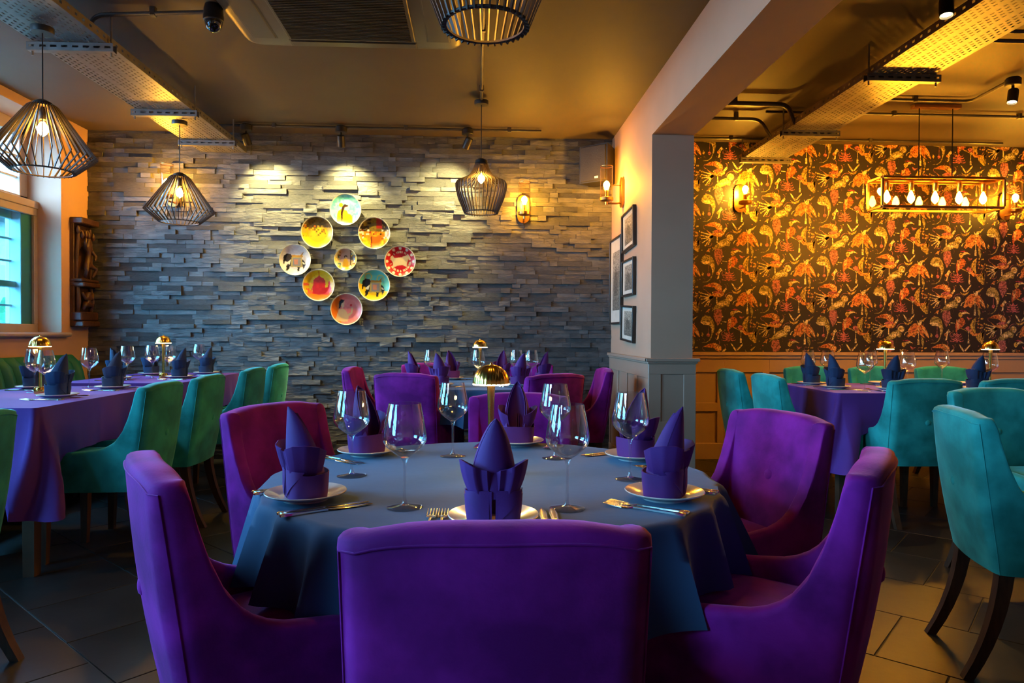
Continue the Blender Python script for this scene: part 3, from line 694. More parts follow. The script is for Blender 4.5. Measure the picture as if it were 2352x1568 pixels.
# ------------------------------------------------------------------ tableware prototypes
PLATE = [('plate_body', MB().lathe([(.0005, .004), (.055, .004), (.062, .005), (.085, .013), (.099, .0185), (.1005, .021), (.099, .0225), (.092, .0205), (.066, .0115), (.058, .009), (.0005, .0085)], 56, caps=False).mesh('plate_body', 'plate_white', 60), []),
         ('foot_ring', MB().lathe([(.05, 0), (.056, 0), (.058, .005), (.05, .005)], 40, caps=False).mesh('foot_ring', 'plate_white'))]
GLASS = [('bowl', MB().lathe([(.004, .118), (.012, .1215), (.026, .131), (.042, .1445), (.0505, .157), (.0528, .168), (.0518, .180), (.0452, .217), (.0385, .250), (.0375, .250), (.0442, .217), (.0508, .180), (.0518, .168), (.0495, .158), (.041, .146), (.025, .133), (.0005, .1245)], 40, caps=False).mesh('bowl', 'glass_bowl', 60)),
         ('stem', MB().lathe([(.010, .0065), (.006, .012), (.0042, .025), (.0036, .06), (.0040, .10), (.0062, .113), (.0105, .1205)], 16).mesh('stem', 'glass_stem', 60)),
         ('foot', MB().lathe([(.0425, 0), (.0435, .0012), (.042, .0022), (.025, .0035), (.010, .0075)], 40).mesh('foot', 'glass_foot', 50))]
# folded napkin: cuff with front slit, two curled ears, tall peak. Faces -Y.
def cuff(u, v):
    a = math.radians(-90 + 4 + 352 * u); fl = 1 + .05 * v - .05 * (1 - v) ** 3
    ct = math.cos(a + PI / 2); top = .060 + .012 * max(0, ct) ** 2 + .006 * max(0, -ct)
    q = (abs(math.cos(a)) ** 3 + abs(math.sin(a)) ** 3) ** (-1 / 3); return (.060 * math.cos(a) * fl * q, .048 * math.sin(a) * fl * q, top * v)
def cuff_fold(sx):
    def f(u, v):
        a = math.radians(-90 + sx * (9 + 62 * u)); k = 1.045 + .012 * math.sin(PI * u); z1 = .074 - .004 * u; z0 = .074 - .068 * (1 - u) ** 1.0 * 1.0
        q = (abs(math.cos(a)) ** 3 + abs(math.sin(a)) ** 3) ** (-1 / 3); return (.060 * math.cos(a) * k * q, .048 * math.sin(a) * k * q, z0 + (z1 - z0) * v)
    return f
def ear(sx):
    pl = [(.004, -.016), (.004, -.042), (.014, -.060), (.028, -.054), (.044, -.064), (.062, -.052), (.074, -.024), (.071, .012), (.056, .034), (.030, .040)]
    tz = [.096, .110, .119, .120, .128, .136, .137, .130, .118, .106]
    def f(u, v):
        q = u * (len(pl) - 1); i = min(int(q), len(pl) - 2); t = q - i; t = t * t * (3 - 2 * t)
        x = pl[i][0] + (pl[i + 1][0] - pl[i][0]) * t; y = pl[i][1] + (pl[i + 1][1] - pl[i][1]) * t; z1 = tz[i] + (tz[i + 1] - tz[i]) * t
        k = .60 + .40 * v ** .8 + .05 * math.sin(PI * v); return (sx * x * k, y * (.66 + .34 * v ** .8), .05 + (z1 - .05) * v)
    return f
def peak(u, v):
    a = (2 * u - 1); w = .050 * (1 - v ** 2.2) ** .75 + .0006; ph = a * math.radians(150 - 62 * v)
    return (w * math.sin(ph) + .004 * v * v, -.9 * (.050 - w) - w * .95 * math.cos(ph), .055 + .172 * v - .02 * abs(a) * (1 - v))
def peak_inner(u, v):
    p = peak(u, v * .93); return (p[0] * .86, p[1] * .86 + .004, p[2] - .003)
def hem(u, v):
    p = Vector(peak(.04 + .16 * u, v * .985)); return (p.x * 1.02, p.y * 1.03 - .0006, p.z)
def napkin_parts(m):
    return [('cuff', MB().sheet(cuff, 44, 8, .0022).mesh('cuff', m, 60), [('cuff_fold', MB().sheet(cuff_fold(s), 12, 5, .0018).mesh('cuff_fold', m, 60)) for s in (-1, 1)]),
            ('ear', MB().sheet(ear(-1), 30, 8, .0022).mesh('ear', m, 60)), ('ear', MB().sheet(ear(1), 30, 8, .0022).mesh('ear', m, 60)),
            ('peak', MB().sheet(peak, 24, 18, .002).mesh('peak', m, 60), [('inner_layer', MB().sheet(peak_inner, 18, 12, .0016).mesh('inner_layer', m, 60)), ('hem', MB().sheet(hem, 4, 14, .0014).mesh('hem', m, 60))])]
NAP = {k: napkin_parts('napkin_' + k) for k in ('purple', 'navy')}
def bar(sec):  # list of (y, halfwidth, z0, z1)
    return MB().sweep([[(-w, y, z0), (-w * .5, y, z0 - .0002), (w * .5, y, z0 - .0002), (w, y, z0), (w * .9, y, z1), (w * .4, y, z1 + .0006), (-w * .4, y, z1 + .0006), (-w * .9, y, z1)] for y, w, z0, z1 in sec])
_h = [(-.10, .004, .0005, .004), (-.097, .0062, .0003, .0055), (-.07, .0055, .0004, .0055), (-.03, .0040, .001, .005), (.0, .0032, .0015, .005)]
FORK = [('handle', bar(_h + [(.03, .003, .002, .0055)]).mesh('handle', 'steel', 50)),
        ('fork_head', bar([(.028, .003, .002, .0055), (.038, .006, .0015, .004), (.046, .0105, .001, .003), (.058, .0122, .0012, .0032)]).mesh('fork_head', 'steel', 50),
         [('tine', bar([(.055, .0015, .0012, .0032), (.08, .0014, .003, .0048), (.10, .0007, .0062, .0072)]).mesh('tine', 'steel', 50)) for _ in range(1)])]
_tines = []
for k in range(4):
    t_ = bar([(.055, .0016, .0012, .0032), (.08, .0015, .0032, .005), (.102, .0008, .0066, .0076)]); x = -.0102 + k * .0068
    t_.v = [(a + x, b, c) for a, b, c in t_.v]; _tines.append(('tine', t_.mesh('tine', 'steel', 50)))
FORK[1] = (FORK[1][0], FORK[1][1], _tines)
KNIFE = [('handle', bar(_h + [(.012, .0045, .0012, .0055)]).mesh('handle', 'steel', 50)),
         ('blade', bar([(.010, .0048, .002, .004), (.02, .0085, .0022, .0036), (.07, .0098, .0022, .0034), (.10, .0085, .0022, .0034), (.118, .003, .0022, .0032), (.122, .0008, .0024, .003)]).mesh('blade', 'steel', 50))]
# ribbed dome table lamp
def dome_mesh():
    prof = []; n = 72; vs = []; fs = []
    T = [(k / 12) * PI / 2 for k in range(13)]
    secs = []
    for t in T:
        r = .054 * math.cos(t) ** .9 if t < PI / 2 - .01 else .0006; z = .27 + .058 * math.sin(t)
        secs.append([((r * (1 + .022 * math.cos(24 * 2 * PI * k / n))) * math.cos(2 * PI * k / n), (r * (1 + .022 * math.cos(24 * 2 * PI * k / n))) * math.sin(2 * PI * k / n), z) for k in range(n)])
    inner = []
    for t in reversed(T[:-1]):
        r = .0525 * math.cos(t) ** .9; z = .268 + .055 * math.sin(t); inner.append([(r * math.cos(2 * PI * k / n), r * math.sin(2 * PI * k / n), z) for k in range(n)])
    return MB().sweep(secs + inner, True, False).mesh('dome', 'brass', 60)
TLAMP = [('base', MB().lathe([(.0305, 0), (.0315, .003), (.0315, .034), (.029, .038), (.012, .040)], 32).mesh('base', 'brass', 40)),
         ('stem', MB().lathe([(.0105, .039), (.0085, .10), (.0095, .20), (.0115, .25), (.013, .272)], 20).mesh('stem', 'brass', 50)),
         ('dome', dome_mesh(), [('light_ring', MB().lathe([(.016, .268), (.0535, .268), (.0550, .2695), (.0545, .272), (.016, .272)], 40, caps=False).mesh('light_ring', 'lamp_ring', 0)),
                                ('finial', MB().lathe([(.004, .327), (.0045, .330), (.003, .333), (.0005, .334)], 12).mesh('finial', 'brass'))])]
def plate(x, y, z, label, group): inst('side_plate', label, 'plate', PLATE, (x, y, z), 0, group)
def napkin(col, x, y, z, deg, label, group): inst('folded_napkin', label, 'napkin', NAP[col], (x, y, z), math.radians(deg + 90), group)
def glass(x, y, z, label, group): inst('wine_glass', label, 'wine glass', GLASS, (x, y, z), 0, group)
def cutlery(x, y, z, deg, where, group, which='ffkk', sep=.115):
    """diner sits at direction deg from the plate; forks at the diner's left"""
    a = math.radians(deg); out = Vector((math.cos(a), math.sin(a), 0)); left = Vector((out.y, -out.x, 0))   # diner faces -out, so left is this
    rz = a + PI / 2
    fk = which.count('f'); kn = which.count('k')
    io = lambda i, n: '' if n == 1 else ('inner ', 'outer ')[i]
    for i in range(fk):
        p = Vector((x, y, z)) + left * (sep + .026 * i); inst('dinner_fork', 'polished %ssteel fork beside the %s plate' % (io(i, fk), where), 'fork', FORK, p, rz, group)
    for i in range(kn):
        p = Vector((x, y, z)) - left * (sep + .024 * i); inst('table_knife', 'polished %ssteel knife beside the %s plate' % (io(i, kn), where), 'knife', KNIFE, p, rz, group)

# ---- front round table
Z1 = .7318; CX, CY = .045, 2.04
sets = [(-.427, 1.767, 'window-side outer', 'window side away from the stone'), (-.374, 2.403, 'window-side inner', 'window side towards the stone'), (.152, 2.60, 'stone-facing', 'side nearest the stone wall'),
        (.528, 2.294, 'pillar-side inner', 'pillar side towards the stone'), (.478, 1.745, 'pillar-side outer', 'pillar side away from the stone'), (.038, 1.53, 'squarely backed chair\'s', 'side farthest from the stone wall')]
for x, y, nm, wh in sets:
    d = math.degrees(math.atan2(y - CY, x - CX))
    plate(x, y, Z1, 'white rimmed side plate on the blue round table, ' + wh, 'plates on the front round table')
    napkin('purple', x, y, Z1 + .0085, d, 'purple folded napkin on the blue round table, ' + wh, 'napkins on the front round table')
    cutlery(x, y, Z1, d, nm, 'cutlery on the front round table')
for x, y, wh in ((-.363, 2.05, 'nearest the window-side chairs'), (-.171, 1.674, 'near the two upturned fork heads'), (-.08, 2.369, 'window side of its lamp'),
                 (.263, 2.318, 'behind another glass beside the stone-facing plate'), (.217, 1.649, 'beside the two round-tipped knives'), (.441, 1.976, 'in front of the pillar')):
    glass(x, y, Z1, 'wine glass on the blue round table, ' + wh, 'glasses on the front round table')
inst('table_lamp', 'brass mushroom lamp with ribbed dome at the middle of the blue round table', 'lamp', TLAMP, (CX - .002, CY + .03, Z1 - .003))

# ---- round table by the stone wall
Z2 = .7768
for x, y, d, wh in ((-.255, 4.86, -128, 'room side, towards the window'), (.30, 4.86, -52, 'room side, towards the pillar'), (-.47, 5.28, 172, 'window end'), (-.20, 5.56, 120, 'slate side, towards the window'), (.20, 5.57, 62, 'slate side, towards the pillar'), (.50, 5.30, 5, 'pillar end')):
    plate(x, y, Z2, 'small white plate on the round table by the stone, ' + wh, 'plates on the stone-wall round table')
    napkin('purple', x, y, Z2 + .0085, d, 'purple napkin on the round table by the stone, ' + wh, 'napkins on the stone-wall round table')
    cutlery(x, y, Z2, d, 'stone-wall table\'s ' + wh.replace(',', ''), 'cutlery on the stone-wall round table', 'fk')
for x, y, wh in ((-.33, 5.05, 'beside the window-side napkins'), (.012, 5.05, 'in front of the small brass lamp'), (.295, 5.16, 'pillar side of the lamp'), (.40, 5.08, 'outermost towards the pillar')):
    glass(x, y, Z2, 'wine glass on the round table by the stone, ' + wh, 'glasses on the stone-wall round table')
inst('table_lamp', 'brass mushroom lamp on the round table by the stone wall', 'lamp', TLAMP, (.025, 5.22, Z2 - .003))

# ---- banquette tables
Z3 = .7968
for x, y, d, wh in ((-2.225, 3.82, 0, 'first table, first chair'), (-2.235, 4.40, 0, 'first table, second chair'), (-2.70, 4.40, 180, 'first table, bench side'),
                    (-2.64, 5.26, 180, 'far table, bench side'), (-2.64, 5.80, 180, 'far table, bench side by the stone'), (-2.25, 5.40, 0, 'far table, first chair'), (-2.25, 5.92, 0, 'far table, chair by the stone')):
    plate(x, y, Z3, 'white plate on violet cloth, ' + wh, 'plates on the banquette tables')
    napkin('navy', x, y, Z3 + .0085, d, 'navy blue folded napkin on violet cloth, ' + wh, 'navy napkins on the banquette tables')
    cutlery(x, y, Z3, d, 'violet cloth ' + wh.replace(',', ''), 'cutlery on the banquette tables', 'ffk')
for x, y, wh in ((-2.56, 4.17, 'bench side of the first lamp'), (-2.37, 3.95, 'chair side of the first lamp'), (-2.44, 4.52, 'far end of the first table'), (-2.52, 5.16, 'near end of the far table'),
                 (-2.46, 5.42, 'behind the far lamp'), (-2.38, 5.52, 'chair side of the far lamp'), (-2.34, 6.0, 'closest to the stone wall')):
    glass(x, y, Z3, 'wine glass on violet cloth, ' + wh, 'glasses on the banquette tables')
inst('table_lamp', 'brass mushroom lamp on the first violet banquette table', 'lamp', TLAMP, (-2.485, 4.10, Z3 - .003))
inst('table_lamp', 'brass mushroom lamp on the violet table near the stone wall', 'lamp', TLAMP, (-2.40, 5.47, Z3 - .003))

# ---- plum table
Z4 = .7818
for x, y, d, nap, wh in ((2.44, 4.62, 180, 1, 'pillar end nearer the room'), (2.44, 4.96, 180, 1, 'pillar end nearer the wallpaper'), (2.74, 4.46, -90, 1, 'room side first chair'), (3.32, 4.46, -90, 1, 'room side second chair'),
                         (2.99, 4.98, 90, 0, 'bare, wallpaper side behind the lamp'), (3.55, 4.98, 90, 0, 'bare, wallpaper side farther along')):
    plate(x, y, Z4, 'white plate on plum cloth, ' + wh, 'plates on the plum table')
    if nap: napkin('navy', x, y, Z4 + .0085, d, 'dark folded napkin on plum cloth, ' + wh, 'dark napkins on the plum table')
    cutlery(x, y, Z4, d, 'plum cloth ' + wh.replace(',', ''), 'cutlery on the plum table', 'fk')
for x, y, wh in ((2.53, 4.42, 'at its room-side pillar corner'), (2.93, 5.05, 'pillar side of the first lamp stem'), (2.97, 4.66, 'before the first lamp'), (3.47, 5.03, 'alone by the wallpaper side'), (2.58, 5.0, 'by the pillar-end napkins'), (2.47, 5.08, 'at its wallpaper-side pillar corner'), (3.45, 4.52, 'before the second lamp')):
    glass(x, y, Z4, 'wine glass on plum cloth, ' + wh, 'glasses on the plum table')
inst('table_lamp', 'brass mushroom lamp on plum cloth, first from the pillar', 'lamp', TLAMP, (2.87, 4.76, Z4 - .003))
inst('table_lamp', 'brass mushroom lamp on plum cloth, second from the pillar', 'lamp', TLAMP, (3.63, 4.75, Z4 - .003))
# ------------------------------------------------------------------ pendant lamps with slatted shades
def slat_mesh(prof, wid, th):
    """thin radial plate: prof = outer outline (r,z) top->bottom, inner edge offset inwards by wid"""
    n = len(prof); inn = []
    for i in range(n):
        a = Vector(prof[max(i - 1, 0)]); b = Vector(prof[min(i + 1, n - 1)]); t = (b - a).normalized(); nn = Vector((t.y, -t.x))
        if nn.x > 0: nn = -nn
        k = wid
        if 0 < i < n - 1:
            t1 = (Vector(prof[i]) - a).normalized(); cs = max(.5, abs(t1.dot(t))); k = wid / cs
        inn.append((max(.006, prof[i][0] + nn.x * k), prof[i][1] + nn.y * k))
    m = MB()
    for i in range(n - 1):
        poly = [prof[i], prof[i + 1], inn[i + 1], inn[i]]
        m.add([(p[0], -th / 2, p[1]) for p in poly] + [(p[0], th / 2, p[1]) for p in poly],
              [(0, 1, 2, 3), (7, 6, 5, 4), (0, 4, 5, 1), (2, 6, 7, 3)] + ([(0, 3, 7, 4)] if i == 0 else []) + ([(1, 5, 6, 2)] if i == n - 2 else []))
    return m
DIAM = [(.062, .355), (.075, .345), (.252, .092), (.148, .002)]
BASK = [(.035, .395), (.052, .375), (.062, .345), (.090, .295), (.150, .262), (.188, .246), (.199, .225), (.196, .18), (.178, .115), (.150, .05), (.130, .0)]
SL = {'diamond': slat_mesh(DIAM, .011, .0045).mesh('slat', 'shade_wood', 0), 'basket': slat_mesh(BASK, .011, .0045).mesh('slat', 'shade_wood', 30)}
def ring_mesh(r, w, z, h, mt='shade_wood'): return MB().lathe([(r - w, z), (r, z), (r, z + h), (r - w, z + h), (r - w, z)], 48, caps=False).mesh('hoop', mt, 30)
HOOP = {'diamond': [ring_mesh(.146, .012, .004, .006), ring_mesh(.066, .05, .343, .006)], 'basket': [ring_mesh(.128, .014, .006, .006), ring_mesh(.048, .036, .372, .006)]}
def bulb_parts(mt):
    return (MB().lathe([(.004, .0), (.014, .006), (.026, .022), (.031, .04), (.029, .058), (.019, .078), (.0145, .09)], 20, caps=False).mesh('bulb', 'glass_bulb', 60),
            MB().lathe([(.003, .006), (.018, .014), (.026, .03), (.026, .044), (.018, .062), (.010, .074), (.003, .078)], 14).mesh('filament', mt, 60),
            MB().lathe([(.0145, .088), (.016, .09), (.017, .14), (.014, .145)], 16).mesh('socket', 'black_metal', 40))
BP = bulb_parts('filament')
def pendant(kind, x, y, z0, ztop, label, n, fil='filament'):
    t = thing('pendant_lamp', label, 'pendant lamp', (x, y, z0), 0, 'slatted pendant lamps')
    for k in range(n): link('slat', SL[kind], t, (0, 0, 0), 2 * PI * k / n)
    for h_ in HOOP[kind]: link('hoop', h_, t)
    H = .355 if kind == 'diamond' else .395
    MB().lathe([(.05, H - .01), (.045, H + .012), (.02, H + .026), (.006, H + .03)], 24).obj('cap', 'black_metal', t)
    MB().tube([(0, 0, H + .02), (0, 0, ztop - z0 - .025)], .0035, 8).obj('cord', 'black_metal', t)
    MB().lathe([(.052, ztop - z0 - .03), (.055, ztop - z0 - .022), (.055, ztop - z0)], 28).obj('ceiling_rose', 'black_metal', t)
    zb = H - .165
    b = link('bulb', BP[0], t, (0, 0, zb)); link(fil, BP[1], b); s = link('socket', BP[2], t, (0, 0, zb + .0)); MB().tube([(0, 0, zb + .14), (0, 0, H)], .008, 8).obj('lamp_holder', 'black_metal', t)
pendant('diamond', -2.285, 3.80, 1.985, 2.745, 'diamond-shaped slatted wooden pendant lamp in front of the window', 36)
pendant('diamond', -2.255, 5.42, 1.975, 2.745, 'diamond-shaped slatted wooden pendant lamp near the stone wall', 36)
pendant('basket', .03, 5.36, 2.065, 2.925, 'vase-shaped slatted wooden pendant lamp over the stone-wall round table', 38)
pendant('basket', .022, 2.06, 2.045, 2.925, 'vase-shaped slatted wooden pendant lamp over the front round table', 38, 'filament_offscreen')

# ------------------------------------------------------------------ wall lights
WB = bulb_parts('filament_wall')
SC_GL = MB().lathe([(.054, 0), (.054, .27)], 36, caps=False).mesh('glass_cylinder', 'glass_amber', 50)
def sconce(x, y, z, rz, label):
    """backplate on the wall at local y=0, light projects towards local -y; z = backplate centre"""
    t = thing('wall_light', label, 'wall light', (x, y, z), rz, 'glass cylinder wall lights')
    pl = [(.055 * math.cos(a) , .075 + .055 * math.sin(a)) for a in [PI * k / 10 for k in range(11)]] + [(.055 * math.cos(a), -.075 + .055 * math.sin(a)) for a in [PI + PI * k / 10 for k in range(11)]]
    MB().prism(pl, -.022, 0, 'y').obj('backplate', 'brass_dark', t)
    MB().tube([(0, -.02, -.09), (0, -.06, -.095), (0, -.145, -.095)], .008, 10).obj('arm', 'brass_dark', t)
    MB().tube([(0, -.02, .06), (0, -.09, .06)], .004, 8).obj('stay', 'brass_dark', t)
    MB().lathe([(.012, -.11), (.014, -.085), (.045, -.078), (.058, -.072), (.058, -.048), (.052, -.045), (.02, -.045)], 32, (0, -.145, 0)).obj('cup', 'brass_dark', t)
    g_ = link('glass_cylinder', SC_GL, t, (0, -.145, -.05))
    MB().lathe([(.0545, .266), (.055, .27), (.052, .27)], 36, (0, 0, 0), False).obj('rim', 'brass_dark', g_)
    MB().lathe([(.016, -.045), (.017, .012)], 16, (0, -.145, 0)).obj('socket', 'brass', t)
    b = link('bulb', WB[0], t, (0, -.145, .10)); b.rotation_euler = (PI, 0, 0); f_ = link('filament', WB[1], b)
sconce(-2.72, YB - .03, 2.40, 0, 'brass wall light with glass cylinder behind the slatted pendant')
sconce(.425, YB - .03, 2.29, 0, 'brass wall light with glass cylinder alone on the stone wall')
sconce(XP0, 5.93, 2.36, -PI / 2, 'brass wall light seen side-on on the partition above the framed prints')
sconce(2.46, YB - .005, 2.42, 0, 'brass wall light on the bird wallpaper between pillar and glass chandelier')
sconce(5.04, YB - .005, 2.38, 0, 'brass wall light on the bird wallpaper behind the glass chandelier')

# ------------------------------------------------------------------ linear glass-box chandelier
t = thing('linear_chandelier', 'long glass box chandelier with five bare bulbs over the plum table', 'chandelier', (3.585, 5.30, 2.135))
hx, hy, hh, b_ = .485, .10, .225, .009
for sy in (-1, 1):
    for z in (0, hh): MB().box(-hx, hx, sy * hy - b_, sy * hy + b_, z - b_, z + b_, .002).obj('frame_bar', 'brass_dark', t)
    for sx in (-1, 1): MB().box(sx * hx - b_, sx * hx + b_, sy * hy - b_, sy * hy + b_, b_, hh - b_, .002).obj('frame_bar', 'brass_dark', t)
for sx in (-1, 1):
    for z in (0, hh): MB().box(sx * hx - b_, sx * hx + b_, -hy + b_, hy - b_, z - b_, z + b_, .002).obj('frame_bar', 'brass_dark', t)
    MB().box(sx * hx - .002, sx * hx + .002, -hy + b_, hy - b_, b_, hh - b_).obj('glass_panel', 'glass_box', t, 0)
for sy in (-1, 1): MB().box(-hx + b_, hx - b_, sy * hy - .002, sy * hy + .002, b_, hh - b_).obj('glass_panel', 'glass_box', t, 0)
MB().box(-hx, hx, -.02, .02, hh - .012, hh + .004, .002).obj('lamp_rail', 'brass_dark', t)
CBm = (MB().lathe([(.004, .0), (.012, .004), (.026, .026), (.030, .045), (.022, .075), (.0145, .10), (.0135, .11)], 20, caps=False).mesh('bulb', 'glass_bulb', 60),
       MB().lathe([(.003, .006), (.014, .014), (.025, .032), (.025, .05), (.015, .078), (.009, .094), (.003, .098)], 14).mesh('filament', 'filament_box', 60),
       MB().lathe([(.019, .10), (.021, .104), (.021, .17), (.016, .175)], 18).mesh('socket', 'brass', 40))
for k in range(5):
    x = -.39 + k * .195; b = link('bulb', CBm[0], t, (x, 0, .04)); link('filament', CBm[1], b); link('socket', CBm[2], t, (x, 0, .04))
for sx in (-1, 1): MB().tube([(sx * .135, 0, hh), (sx * .135, 0, .795)], .004, 8).obj('suspension_rod', 'black_metal', t)
MB().box(-.19, .19, -.03, .03, .785, .815, .004).obj('ceiling_plate', 'brass_dark', t)

# ------------------------------------------------------------------ spotlights
def spot(x, y, z, target, power, size, label, grp, vis=True, col=(1, .82, .30)):
    t = thing('spotlight', label, 'spotlight', (x, y, z), 0, grp)
    MB().lathe([(.045, -.055), (.05, -.05), (.05, -.012), (.04, 0)], 24).obj('ceiling_mount', 'black_metal', t)
    MB().tube([(0, 0, -.05), (0, 0, -.105)], .009, 8).obj('knuckle', 'black_metal', t)
    d = (Vector(target) - Vector((x, y, z - .12))).normalized(); q = d.to_track_quat('-Z', 'Y')
    m = MB().lathe([(.010, .05), (.030, .045), (.033, .035), (.033, -.05), (.030, -.052), (.028, -.04), (.0005, -.036)], 24, caps=False)
    m.v = [tuple(q @ Vector(v) + Vector((0, 0, -.125))) for v in m.v]; hd_ = m.obj('lamp_head', 'black_metal', t)
    m = MB().lathe([(.0005, -.038), (.027, -.040)], 20, caps=False); m.v = [tuple(q @ Vector(v) + Vector((0, 0, -.125))) for v in m.v]; m.obj('lens', 'spot_face', hd_, 0)
    l = bpy.data.lights.new('spot_beam', 'SPOT'); l.energy = power; l.spot_size = math.radians(size); l.spot_blend = 1.0; l.shadow_soft_size = .02; l.color = col
    o = link('spot_beam', l, t, Vector((0, 0, -.125)) + d * .06); o.rotation_mode = 'QUATERNION'; o.rotation_quaternion = q
spot(-1.175, 6.10, 2.93, (-1.18, 6.42, 2.25), 80, 96, 'small black spotlight above the middle of the plate display', 'spotlights washing the stone wall')
spot(-.085, 6.10, 2.93, (-.35, 6.42, 2.28), 80, 96, 'small black spotlight tilted beside the vase-shaped pendant', 'spotlights washing the stone wall')
spot(-1.98, 6.10, 2.93, (-1.85, 6.42, 2.28), 80, 96, 'small black spotlight tucked beside the cable tray end', 'spotlights washing the stone wall')
spot(3.70, 4.66, 2.93, (3.0, 4.2, 0), 16, 90, 'ceiling spotlight on conduit above the plum table', 'spotlights over the wallpapered room', col=(1, .55, .12))
spot(2.36, 3.42, 2.93, (2.1, 2.9, 0), 18, 95, 'ceiling spotlight beside the perforated tray above the aisle', 'spotlights over the wallpapered room', col=(1, .55, .12))

# ------------------------------------------------------------------ cable trays
def holed(us, vs, hole, fn):
    idx = {}; m = MB()
    def gi(i, j):
        if (i, j) not in idx: idx[(i, j)] = len(m.v); m.v.append(fn(us[i], vs[j]))
        return idx[(i, j)]
    for i in range(len(us) - 1):
        for j in range(len(vs) - 1):
            if not hole(i, j): m.f.append((gi(i, j), gi(i + 1, j), gi(i + 1, j + 1), gi(i, j + 1)))
    return m
def solid(o, th): md = o.modifiers.new('thickness', 'SOLIDIFY'); md.thickness = th; md.offset = 0; return o
def tray(xc, ya, yb, z, brk, label):
    t = thing('cable_tray', label, 'cable tray', (xc, 0, z))
    W_ = .20; nc = 15; us = []; p = 2 * W_ / nc
    for k in range(nc): us += [-W_ + p * k, -W_ + p * k + p * .33, -W_ + p * k + p * .67]
    us.append(W_); vs = []; yy = ya
    while yy < yb: vs.append(yy); yy += .0225
    vs.append(yb)
    solid(holed(us, vs, lambda i, j: i % 3 == 1 and (j + (i // 3) * 1) % 2 == 0 and (i // 3) % 5 != 4, lambda u, v: (u, v, 0)).obj('perforated_base', 'galvanised', t, 0), .0015)
    for s in (-1, 1):
        solid(holed([0, .018, .032, .05], vs, lambda i, j: i == 1 and j % 3 == 1, lambda u, v: (s * W_, v, u)).obj('side_flange', 'galvanised', t, 0), .0015)
    for y in brk:
        n = 8; L_ = .235; bu = []
        for k in range(n): bu += [-L_ + 2 * L_ / n * k, -L_ + 2 * L_ / n * k + .012, -L_ + 2 * L_ / n * k + 2 * L_ / n - .012]
        bu.append(L_)
        b = solid(holed(bu, [-.045, -.03, -.018, -.002], lambda i, j: i % 3 == 1 and j == 1, lambda u, v: (u, y - .022, v)).obj('bracket', 'galvanised', t, 0), .002)
        MB().box(-L_, L_, y - .021, y + .021, -.047, -.044).box(-L_, L_, y + .019, y + .022, -.045, -.002).obj('channel', 'galvanised', b, 0)
        for s in (-1, 1):
            MB().tube([(s * (L_ - .02), y, -.07), (s * (L_ - .02), y, ZC - z - .002)], .0055, 8).obj('threaded_rod', 'galvanised', b)
tray(-2.275, 1.2, 6.40, 2.765, (2.1, 4.05, 5.22, 6.02), 'galvanised perforated cable tray carrying the diamond-shaped pendants')
tray(2.635, 1.2, 6.40, 2.765, (2.2, 4.22, 5.42, 6.28), 'galvanised perforated cable tray below the amber-lit ceiling before the bird wallpaper')

# ------------------------------------------------------------------ conduits
def conduit(pts, label, r=.0125, clips=()):
    P2 = []
    pts = [Vector(p) for p in pts]
    for i, p in enumerate(pts):
        if 0 < i < len(pts) - 1:
            a = (pts[i - 1] - p); b = (pts[i + 1] - p); k = min(.07, a.length * .45, b.length * .45); a.normalize(); b.normalize()
            for q in range(6):
                t_ = q / 5; P2.append((p + a * k) * (1 - t_) ** 2 + p * 2 * t_ * (1 - t_) + (p + b * k) * t_ * t_)
        else: P2.append(p)
    t = thing('conduit', label, 'conduit', (0, 0, 0)); MB().tube(P2, r, 10).obj('pipe', 'pipe_dark', t)
    for c in clips: MB().box(c[0] - .016, c[0] + .016, c[1] - .016, c[1] + .016, c[2] - .016, c[2] + .05, .004).obj('saddle_clip', 'pipe_dark', t)
conduit([(-2.29, 4.19, 2.80), (-2.14, 4.02, 2.915), (-1.50, 3.95, 2.915)], 'bent steel conduit from the tray to the dome camera', clips=[(-1.8, 3.985, 2.915)])
conduit([(-2.25, 6.12, 2.925), (.56, 6.12, 2.925)], 'straight conduit along the ceiling above the slate wall', .011, [(-1.75, 6.12, 2.925), (-.62, 6.12, 2.925), (.28, 6.12, 2.925)])
conduit([(.03, 5.38, 2.925), (.03, 2.1, 2.925)], 'thin conduit joining the two vase-shaped pendants', .011, [(.03, 5.1, 2.925), (.03, 4.1, 2.925)])
conduit([(1.56, 5.215, 2.90), (2.36, 5.215, 2.90), (2.44, 5.27, 2.77)], 'thicker bent conduit from the beam into the wallpaper-side tray', .018, [(1.95, 5.215, 2.90)])
conduit([(1.56, 5.585, 2.90), (2.30, 5.585, 2.90), (2.40, 5.62, 2.77)], 'second bent conduit from the beam into the wallpaper-side tray', .014, [(2.1, 5.585, 2.90)])
conduit([(2.9, 5.12, 2.92), (3.74, 5.12, 2.92), (3.70, 4.70, 2.92)], 'conduit turning from the chandelier to the ceiling spotlight', .0125, [(3.3, 5.12, 2.92)])
conduit([(2.3, 5.47, 2.925), (5.9, 5.47, 2.925)], 'long conduit across the amber ceiling behind the chandelier', .011, [(3.35, 5.47, 2.925), (4.4, 5.47, 2.925)])
conduit([(1.57, 6.24, 2.925), (4.86, 6.24, 2.925)], 'conduit along the top of the bird wallpaper', .011, [(2.3, 6.24, 2.925), (3.6, 6.24, 2.925)])
conduit([(2.9, 4.06, 2.92), (5.9, 4.06, 2.92)], 'pair of ceiling conduits, the one nearer the wallpaper', .0125, [(3.6, 4.06, 2.92)])
conduit([(2.9, 3.93, 2.92), (5.9, 3.93, 2.92)], 'pair of ceiling conduits, the one farther from the wallpaper', .0125, [(3.6, 3.93, 2.92)])

